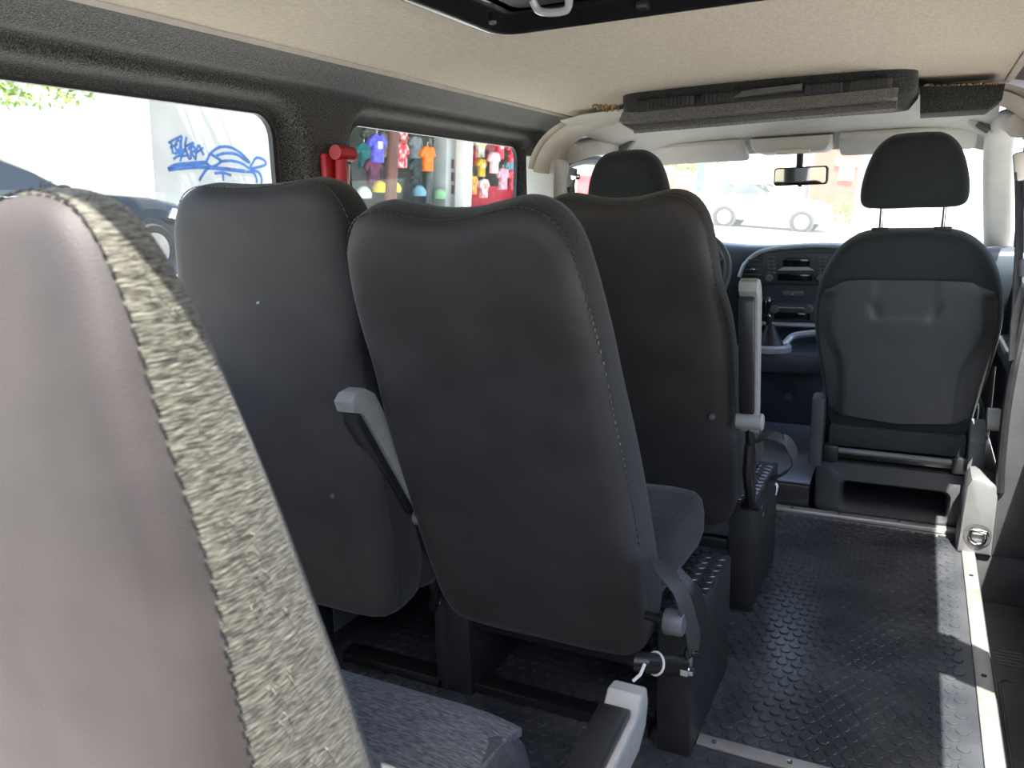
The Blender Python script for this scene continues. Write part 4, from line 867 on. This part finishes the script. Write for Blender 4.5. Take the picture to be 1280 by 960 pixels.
# ---- cars
def car(label, loc, rz, paint, gl, hood=2.65, rear=-2.3, wf=1.78, wr=-1.15, roof=1.64, g0=-2.15, g1=0.95, wheel=0.36, arch=BLACK, rimm=RIM, badge=False):
    t = gthing('parked_car', label, 'car', loc, rz=rz)
    def ring_(y, w_, zb, zt): 
        h = [(0, zb), (w_*.85, zb), (w_*.97, zb+.08), (w_, zb+(zt-zb)*.45), (w_*.985, zt-.12), (w_*.94, zt-.04), (w_*.82, zt), (0, zt+.015)]
        return [Vector((a_, y, b_)) for a_, b_ in h] + [Vector((-a_, y, b_)) for a_, b_ in h[-2:0:-1]]
    sta = [(rear, .72, .5, .86), (rear+.06, .85, .36, .98), (rear+.5, .92, .28, 1.06), (0, .93, .26, 1.07), (g1-.1, .93, .26, 1.10), (g1+.35, .93, .27, 1.09), (hood-.7, .92, .28, 1.04), (hood-.28, .88, .30, .95), (hood-.08, .78, .34, .82), (hood, .66, .42, .68)]
    body = MB().loft([ring_(*q_) for q_ in sta]).build('body', paint, t, local=True, angle=55)
    def gr(y, zt, wtp, wbt): 
        h = [(0, 1.0), (wbt, 1.0), (wtp+(wbt-wtp)*.12, zt-.08), (wtp*.86, zt-.01), (0, zt+.02)]
        return [Vector((a_, y, b_)) for a_, b_ in h] + [Vector((-a_, y, b_)) for a_, b_ in h[-2:0:-1]]
    MB().loft([gr(g0, 1.15, .6, .80), gr(g0+.4, roof-.12, .62, .84), gr(g0+.9, roof-.02, .64, .86), gr(-.2, roof, .65, .86), gr(g1-1.1, roof-.05, .64, .85), gr(g1-.55, 1.38, .66, .84), gr(g1, 1.09, .76, .82)]).build('cabin', paint, t, local=True, angle=50)
    for sx in (-1, 1):
        fz = lambda z_: sx*(.865 - (z_-1.0)*.33)
        def pane(pts, nm='side_window'):
            MB().loft([[Vector((fz(z_)-sx*.02, y_, z_)) for y_, z_ in pts], [Vector((fz(z_)+sx*.012, y_, z_)) for y_, z_ in pts]]).build(nm, gl, t, local=True, smooth=False)
        pane([(g0+.42, 1.10), (g0+.85, 1.10), (g0+.88, roof-.15), (g0+.62, roof-.17)])
        pane([(g0+.95, 1.10), (g0+1.75, 1.10), (g0+1.75, roof-.12), (g0+.98, roof-.14)])
        pane([(g0+1.85, 1.10), (g1-.30, 1.12), (g1-.62, 1.34), (g1-1.08, roof-.14), (g0+1.85, roof-.12)])
        MB().box((sx*.875, (g0+g1)/2-.1, 1.085), (.015, g1-g0-.7, .02), .004).build('belt_trim', CHROME, t, local=True)
        MB().box((sx*.99, g1-.42, 1.16), (.17, .10, .13), .04).build('door_mirror', paint, t, local=True)
        for yy in (-.2, .75): MB().box((sx*.945, yy-.55, .93), (.03, .18, .03), .008).build('door_handle', CHROME if arch is BLACK else paint, t, local=True)
        MB().prism([(hood-.55, .78), (hood-.22, .70), (hood-.18, .80), (hood-.45, .90)], lambda p, q, d: Vector((d, p, q)), sx*.80, sx*.925, .01).build('head_lamp', LAMPW, t, local=True)
        for yw in (wf, wr):
            Mw = Matrix.Translation((sx*.80, yw, wheel)) @ Matrix.Rotation(R(90)*sx, 4, 'Y')
            MB().lathe([(0, .136), (wheel*1.16, .136), (wheel*1.20, .130), (wheel*1.20, .0), (0, 0)], 28, Mw).build('wheel_arch', arch, t, local=True)
            wh = MB().lathe([(wheel*.62, .10), (wheel*.70, .165), (wheel*.92, .165), (wheel, .13), (wheel, -.06), (0, -.06)], 28, Mw).build('wheel', TYRE, t, local=True)
            MB().lathe([(0, .155), (wheel*.16, .158), (wheel*.2, .145), (wheel*.58, .150), (wheel*.66, .168), (wheel*.70, .15), (wheel*.66, .06), (0, .06)], 28, Mw).build('rim', rimm, wh, local=True)
        if badge and sx > 0:
            bd_ = MB().prism([(g1-.02, .985), (g1+.20, .965), (g1+.17, .875), (g1+.02, .885)], lambda p, q, d: Vector((d, p, q)), .925, .945).build('fender_badge', WHITE, t, local=True, smooth=False)
            sq = MB()
            for c_ in ((.07, .016), (.115, .012)): 
                sq.tube([Vector((.947, g1+c_[0]+.017*math.cos(q_), .930+.02*math.sin(q_))) for q_ in [R(40+280*k/10) for k in range(11)]], .004, 4)
            sq.build('badge_print', BLACK, bd_, local=True)
    MB().box((0, g1-.02, 1.12), (1.3, .05, .02), .005).build('wiper', BLACK, t, local=True)
    return t
car('black car parked along the white wall, seen through the rear side window', (-8.93, 5.85, 0.0), 0, CARB, CGLASS, badge=True)
car('white car crossing in the blown-out street beyond the windscreen', (-3.55, 29.6, 0.0), R(-90), CARW, CGLASSP, hood=2.05, rear=-2.05, wf=1.25, wr=-1.32, roof=1.62, g0=-1.98, g1=0.55, wheel=0.34, arch=DPLAS, rimm=CARW)

# ---- shirt shop
def gp(px, py, xl): return gX(px, py, xl)
sh = gthing('shop_building', 'open shop front with dark interior behind the hanging shirts', 'shop', (-13.0, 23, 0.14))
def gpart(mb_, name, m, par, loc):
    ob = mb_.build(name, m); ob.parent = par; ob.matrix_parent_inverse = Matrix.Translation(Vector(loc)).inverted(); return ob
LS = (-13.0, 23, 0.14)
gpart(MB().box((-15.2, 23.5, 2.0), (0.1, 13, 4.0)), 'back_wall', SHOPIN, sh, LS)
gpart(MB().box((-13.4, 23.5, 3.55), (4.4, 13, 0.25)), 'canopy', WALLG, sh, LS)
gpart(MB().box((-13.9, 17.1, 2.0), (2.6, 0.25, 3.4)), 'side_wall', SHOPIN, sh, LS)
gpart(MB().box((-13.9, 29.9, 2.0), (2.6, 0.25, 3.4)), 'side_wall', SHOPIN, sh, LS)
c1 = gp(566, 200, -12.6); gpart(MB().box((-12.9, c1.y, 1.8), (0.5, .62, 3.4), .01), 'door_panel', mat('pale_door', (.42, .46, .44), .5, col2=(.48, .52, .5), scale=2), sh, LS)
for k in range(3):
    q = gp(567, 205+16*k, -12.6); gpart(MB().box((-12.63, q.y, q.z), (.03, .16, .28), .01), 'door_sticker', mat('sticker', (.06, .08, .12), .6, col2=(.3, .1, .08), scale=5), sh, LS)
cw = gp(580, 200, -12.3); setp(MB().box((-12.3, cw.y, 1.75), (.34, .50, 3.5), .015).build('shop_column', WHITE, M=GM), 'bright white square column dividing the shop front', 'column')
bpo = gp(490, 200, -11.9)
setp(MB().tube([(-11.9, bpo.y-.10, 0.1), (-11.9, bpo.y+.12, 3.4)], [.165, .145], 12).build('utility_pole', POST, M=GM), 'brown wooden pole on the pavement before the shop', 'pole')
TS = [(0.0, 0), (.24, 0), (.235, .30), (.245, .50), (.33, .40), (.43, .48), (.30, .68), (.20, .73), (.09, .755), (.05, .715), (0, .705)]
def shirt(px, py, xl, col, col2, label, w_=1.0, rz=0.0, print_=None):
    q = gp(px, py, xl)
    t = gthing('hanging_shirt', label, 'shirt', (xl, q.y, q.z-.36*w_), group='shirts displayed in the shop')
    half = TS; O = [(u*w_, v*w_) for u, v in half] + [(-u*w_, v*w_) for u, v in half[-2:0:-1]]
    key = 'shirt_%d' % len(MATS)
    m_ = mat(key, col, .85, col2=col2, scale=7, contrast=(.5, .62))
    MB().prism(O, lambda p, q_, d: Vector((d + .05*(1-abs(p)/.4), p, q_)), -.07, .07, .03).build('shirt_body', m_, t, local=True)
    if print_:
        MB().prism(rrect(-.11*w_, .11*w_, .36*w_, .56*w_, .04), lambda p, q_, d: Vector((d, p, q_)), .10, .128).build('chest_print', mat(key+'p', print_, .8, col2=tuple(min(1, c*1.3) for c in print_), scale=9), t, local=True)
    MB().tube([(0, 0, .70*w_), (0, 0, .84*w_), (.03, 0, .87*w_), (.05, 0, .84*w_)], .012, 6).build('hanger', CHROME, t, local=True)
    return t
shirt(471, 186, -12.9, (.10, .10, .55), (.16, .16, .65), 'purple-blue shirt hanging left of the brown pole', 1.05, print_=(.5, .5, .7))
shirt(501, 195, -12.9, (.60, .04, .06), (.75, .55, .55), 'red and white patterned shirt right of the brown pole', .95)
shirt(502, 176, -13.3, (.55, .06, .08), (.80, .75, .72), 'white and red shirt hung high above the patterned shirt', .7)
shirt(534, 199, -12.8, (.85, .17, .02), (.95, .24, .04), 'plain orange shirt on the dark mannequin', 1.0)
shirt(519, 185, -13.6, (.30, .36, .40), (.42, .48, .5), 'grey-blue shirt behind the orange one', .9)
shirt(545, 190, -14.0, (.06, .08, .09), (.12, .14, .15), 'dark shirt in the shop depth right of the orange one', 1.0)
shirt(455, 195, -14.0, (.03, .22, .24), (.06, .30, .30), 'teal shirt at the window edge by the pillar', 1.0)
shirt(600, 184, -12.9, (.75, .74, .70), (.55, .50, .2), 'white shirt with a yellow mark beside the white column', .95, print_=(.7, .6, .2))
shirt(601, 210, -12.7, (.50, .33, .03), (.60, .42, .06), 'mustard yellow shirt below the white one', .8, print_=(.8, .7, .4))
shirt(617, 204, -12.45, (.80, .42, .46), (.85, .55, .55), 'pale pink shirt between the mustard and red ones', .95)
shirt(624, 186, -12.8, (.65, .03, .06), (.80, .12, .14), 'bright red shirt in the upper row', 1.0, print_=(.8, .6, .6))
shirt(640, 190, -12.8, (.70, .03, .07), (.78, .2, .2), 'red shirt at the far end of the upper row', 1.05, print_=(.75, .5, .5))
shirt(594, 196, -13.4, (.65, .05, .08), (.70, .1, .1), 'red shirt half hidden behind the white column', .9)
shirt(636, 212, -13.2, (.20, .30, .36), (.30, .42, .45), 'blue-grey shirt beneath the red row', .95, print_=(.05, .35, .45))
shirt(604, 236, -12.7, (.78, .70, .66), (.75, .2, .2), 'white shirt with red spots in front of the red cloth', .85, print_=(.75, .3, .2))
shirt(590, 232, -12.45, (.70, .35, .04), (.8, .1, .1), 'yellow and red shirt low beside the white column', .8)
shirt(466, 215, -13.4, (.16, .05, .10), (.22, .08, .13), 'dark maroon shirt below the purple one', 1.0)
shirt(520, 215, -13.8, (.12, .16, .17), (.22, .26, .27), 'dark grey shirt beside the patterned one', 1.1)
q0 = gp(588, 246, -13.6); q1 = gp(644, 240, -13.6)
setp(MB().box((-13.7, (q0.y+q1.y)/2, q0.z-.1), (.25, q1.y-q0.y, .95), .03).build('red_display_cloth', mat('red_cloth', (.60, .02, .04), .85, col2=(.68, .06, .08), scale=3), M=GM), 'red cloth covered display shelf under the red shirts', 'display')
for px, py, c_, lb in ((475, 233, (.65, .50, .05), 'yellow folded cap stacked left of the brown pole'), (492, 233, (.65, .52, .06), 'yellow cap peeping out right of the brown pole'), (550, 242, (.25, .42, .22), 'pale green bag at the foot of the dark mannequin'), (524, 238, (.16, .32, .38), 'light blue bag beside the mannequin legs'), (455, 240, (.45, .48, .46), 'pale box on the shop floor by the window edge')):
    q = gp(px, py, -12.7)
    setp(MB().lathe([(0, -.16), (.20, -.16), (.22, -.05), (.16, .08), (.07, .15), (0, .16)], 12, Matrix.Scale(1.15, 4, (0, 1, 0))).build('shop_item', mat('item_%s' % lb[:9], c_, .8, col2=tuple(min(1, k*1.25) for k in c_), scale=6), M=GM @ Matrix.Translation((-12.7, q.y, q.z))), lb, 'goods', 'goods on the shop floor')
mn = gp(536, 228, -12.95)
tm = gthing('mannequin', 'dark mannequin legs and neck carrying the orange shirt', 'mannequin', (-12.95, mn.y, .14))
zt_ = gp(535, 180, -12.95).z
MB().tube([(0, -.09, 0), (0, -.09, .5), (0, -.07, 1.0)], [.06, .075, .10], 10).build('leg', SHOPIN, tm, local=True)
MB().tube([(0, .09, 0), (0, .09, .5), (0, .07, 1.0)], [.06, .075, .10], 10).build('leg', SHOPIN, tm, local=True)
MB().tube([(0, 0, .95), (0, 0, 1.3), (0, 0, zt_-.36), (0, 0, zt_-.20)], [.15, .13, .10, .05], 10).build('torso', SHOPIN, tm, local=True)
MB().lathe([(0, -.12), (.07, -.09), (.09, 0), (.07, .09), (0, .12)], 12, Matrix.Translation((0, 0, zt_-.08))).build('head', SHOPIN, tm, local=True)
# ---- trees
def leaf_cloud(n, c, r, size):
    m_ = MB()
    for i in range(n):
        while True:
            p = Vector((random.uniform(-1, 1), random.uniform(-1, 1), random.uniform(-1, 1)))
            if p.length < 1: break
        p = Vector((c[0]+p.x*r[0], c[1]+p.y*r[1], c[2]+p.z*r[2]))
        e = Vector((random.uniform(-1, 1), random.uniform(-1, 1), random.uniform(-1, .3))).normalized(); f_ = e.cross(Vector((random.random(), random.random(), random.random()))).normalized()
        s_ = size*random.uniform(.6, 1.2)
        m_.add([p, p+e*s_*.5+f_*s_*.25, p+e*s_, p+e*s_*.5-f_*s_*.25], [(0, 1, 2, 3)])
    return m_
lt = gp(20, 100, -10.5)
tr = gthing('street_tree', 'leafy branch hanging before the white wall at the window top', 'tree', (-11.3, 5.2, .14))
LT = (-11.3, 5.2, .14)
gpart(MB().tube([(-11.3, 5.2, .1), (-11.25, 5.3, 2.2), (-10.9, 6.2, 3.6), (-10.6, 7.4, 3.9)], [.16, .13, .09, .04], 10), 'trunk', BARK, tr, LT)
lc = leaf_cloud(3800, (-10.9, 11.1, 5.3), (1.35, 1.9, 1.1), .26); lc2 = leaf_cloud(900, (lt.x, lt.y+.1, lt.z+.22), (1.1, 1.2, .58), .17); lc.add(lc2.v, lc2.f)
gpart(MB().tube([(-10.9, 6.2, 3.6), (-11.0, 8.5, 4.7), (-10.9, 11.0, 5.2)], [.09, .07, .04], 8), 'branch', BARK, tr, LT)
setp(gpart(lc, 'foliage', LEAFM, tr, LT), kind='stuff')
#( (lt.x, lt.y+.1, lt.z+.22), (1.1, 1.2, .58), .17), 'foliage', LEAFM, tr, LT), kind='stuff')
# ---- scene ahead of the windscreen (street coords at depth y)
def ab(px0, py0, px1, py1, y_, th, name, m, label, cat, group=None, kind=None):
    a_, b_ = gY(px0, py0, y_), gY(px1, py1, y_)
    return setp(MB().box(((a_.x+b_.x)/2, y_+th/2, (a_.z+b_.z)/2), (abs(b_.x-a_.x), th, abs(a_.z-b_.z)), .02).build(name, m, M=GM), label, cat, group, kind)
bb = gthing('brick_building', 'red painted building with white framed windows across the street', 'building', (3.0, 46, 0))
LB = (3.0, 46, 0)
a_, b_ = gY(1012, 200, 46) + Vector((.2, 0, 0)), gY(1085, 200, 46) - Vector((.2, 0, 0))
gpart(MB().box(((a_.x+b_.x)/2, 47.5, 3.6), (b_.x-a_.x, 3.0, 7.2)), 'facade', BRICK, bb, LB)
for px0, py0, px1, py1 in ((1045, 198, 1072, 208), (1050, 208, 1066, 226), (1022, 160, 1040, 182), (1050, 160, 1068, 182)):
    p0, p1 = gY(px0, py0, 45.95), gY(px1, py1, 45.95)
    wf_ = gpart(MB().box(((p0.x+p1.x)/2, 45.95, (p0.z+p1.z)/2), (p1.x-p0.x, .2, p0.z-p1.z), .02), 'window', WHITE, bb, LB)
for nm, px0, px1, m, lb in (('pale_building', 846, 1012, WALLW, 'long pale building behind the white car'), ('pale_building', 1085, 1330, WALLW, 'white building beside the red one'), ('pale_building', 640, 846, WALLG, 'greyish building far down the shop side of the street')):
    a_, b_ = gY(px0, 150, 46.97) + Vector((.5, 0, 0)), gY(px1, 262, 46.97) - Vector((.5, 0, 0))
    tb2 = gthing(nm, lb, 'building', ((a_.x+b_.x)/2, 47, 0)); LL = ((a_.x+b_.x)/2, 47, 0)
    gpart(MB().box(((a_.x+b_.x)/2, 48.5, 3.3), (b_.x-a_.x, 3.0, 6.6)), 'facade', m, tb2, LL)
    k = max(2, int((b_.x-a_.x)/2.6))
    for i in range(k):
        xx = a_.x + (i+.5)*(b_.x-a_.x)/k
        gpart(MB().box((xx, 46.97, 4.6), (.9, .08, 1.1), .02), 'window', CGLASSP, tb2, LL)
        gpart(MB().box((xx, 46.97, 1.6), (.95, .08, 2.2), .02), 'shutter', mat('shutter', (.55, .50, .40), .7, col2=(.62, .57, .46), scale=2), tb2, LL)
ab(900, 207, 912, 252, 44, .3, 'gate_post', mat('tan_post', (.55, .48, .33), .8, col2=(.62, .55, .4), scale=2), 'tan gate post standing behind the white car', 'post')
ab(826, 208, 838, 242, 42, .4, 'brown_doorway', mat('brown_door', (.30, .20, .08), .8, col2=(.36, .26, .12), scale=2), 'brown doorway under the yellowish tree', 'doorway')
ab(844, 213, 858, 244, 40, .3, 'red_stall', mat('stall_red', (.62, .10, .06), .8, col2=(.72, .2, .14), scale=1.5), 'red stall next to the brown doorway', 'stall')
ab(860, 228, 888, 231, 40, .2, 'red_barrier', mat('stall_red2', (.66, .12, .08), .8, col2=(.72, .2, .14), scale=1.5), 'red barrier bar beside the stall', 'barrier')
ab(1082, 150, 1084.5, 282, 30, .08, 'sign_post', RIM, 'thin metal post near the parked white car', 'post')
ab(873, 190, 876, 240, 41, .2, 'blue_pole', mat('blue_pole', (.05, .25, .65), .6, col2=(.08, .3, .7), scale=2), 'blue pole beyond the windscreen near the tree', 'pole')
tt = gY(832, 205, 44); tr2 = gthing('street_tree', 'yellow-green tree beyond the driver side of the windscreen', 'tree', (tt.x, 44, 0)); L2 = (tt.x, 44, 0)
gpart(MB().tube([(tt.x, 44, 0), (tt.x+.1, 44, 2.0), (tt.x-.1, 44, 3.4)], [.16, .13, .08], 8), 'trunk', BARK, tr2, L2)
setp(gpart(leaf_cloud(1500, (tt.x+.2, 44, tt.z+.4), (2.6, 1.6, 1.0), .35), 'foliage', mat('leaf_yellow', (.30, .32, .08), .6, col2=(.42, .42, .14), scale=2), tr2, L2), kind='stuff')
bs_ = gY(1060, 278, 33); setp(leaf_cloud(260, (bs_.x, 33, bs_.z+.45), (.9, .5, .55), .22).build('bush', LEAFM, M=GM), 'small pale bush at the roadside behind the white car', 'bush')
# things seen through the driver door window
for k, (px, py, xl, c_, lb) in enumerate(((462, 175, -14.2, (.10, .12, .10), 'olive shirt hung deep in the shop above the teal one'), (480, 182, -14.4, (.25, .24, .2), 'khaki shirt hung behind the brown pole'), (512, 200, -14.3, (.18, .2, .2), 'slate shirt deep in the shop near the patterned one'), (550, 210, -14.2, (.20, .17, .14), 'brown shirt deep in the shop by the pale door'), (545, 172, -14.3, (.2, .21, .2), 'ash grey shirt hung high by the pale door'), (612, 190, -14.0, (.40, .12, .14), 'rose shirt in the depth behind the white one'), (628, 224, -12.45, (.45, .25, .3), 'lilac shirt low above the red cloth'), (641, 225, -12.5, (.5, .06, .08), 'crimson shirt low at the far end'))):
    shirt(px, py, xl, c_, tuple(min(1, v_*1.5+.03) for v_ in c_), lb, 1.0)
qa = gX(757, 215, -11.6); setp(MB().tube([(-11.6, qa.y, 0.1), (-11.6, qa.y, 4.2)], .12, 10).build('blue_post', mat('blue_post', (.03, .16, .45), .5, col2=(.05, .2, .5), scale=2), M=GM), 'blue post seen through the driver door window', 'post')
qb = gX(738, 236, -12.2); setp(MB().box((-12.2, qb.y, .8), (.8, 1.6, 1.3), .08).build('red_kiosk', mat('kiosk_red', (.62, .05, .06), .7, col2=(.7, .1, .1), scale=2), M=GM), 'red kiosk seen through the driver door window', 'kiosk')
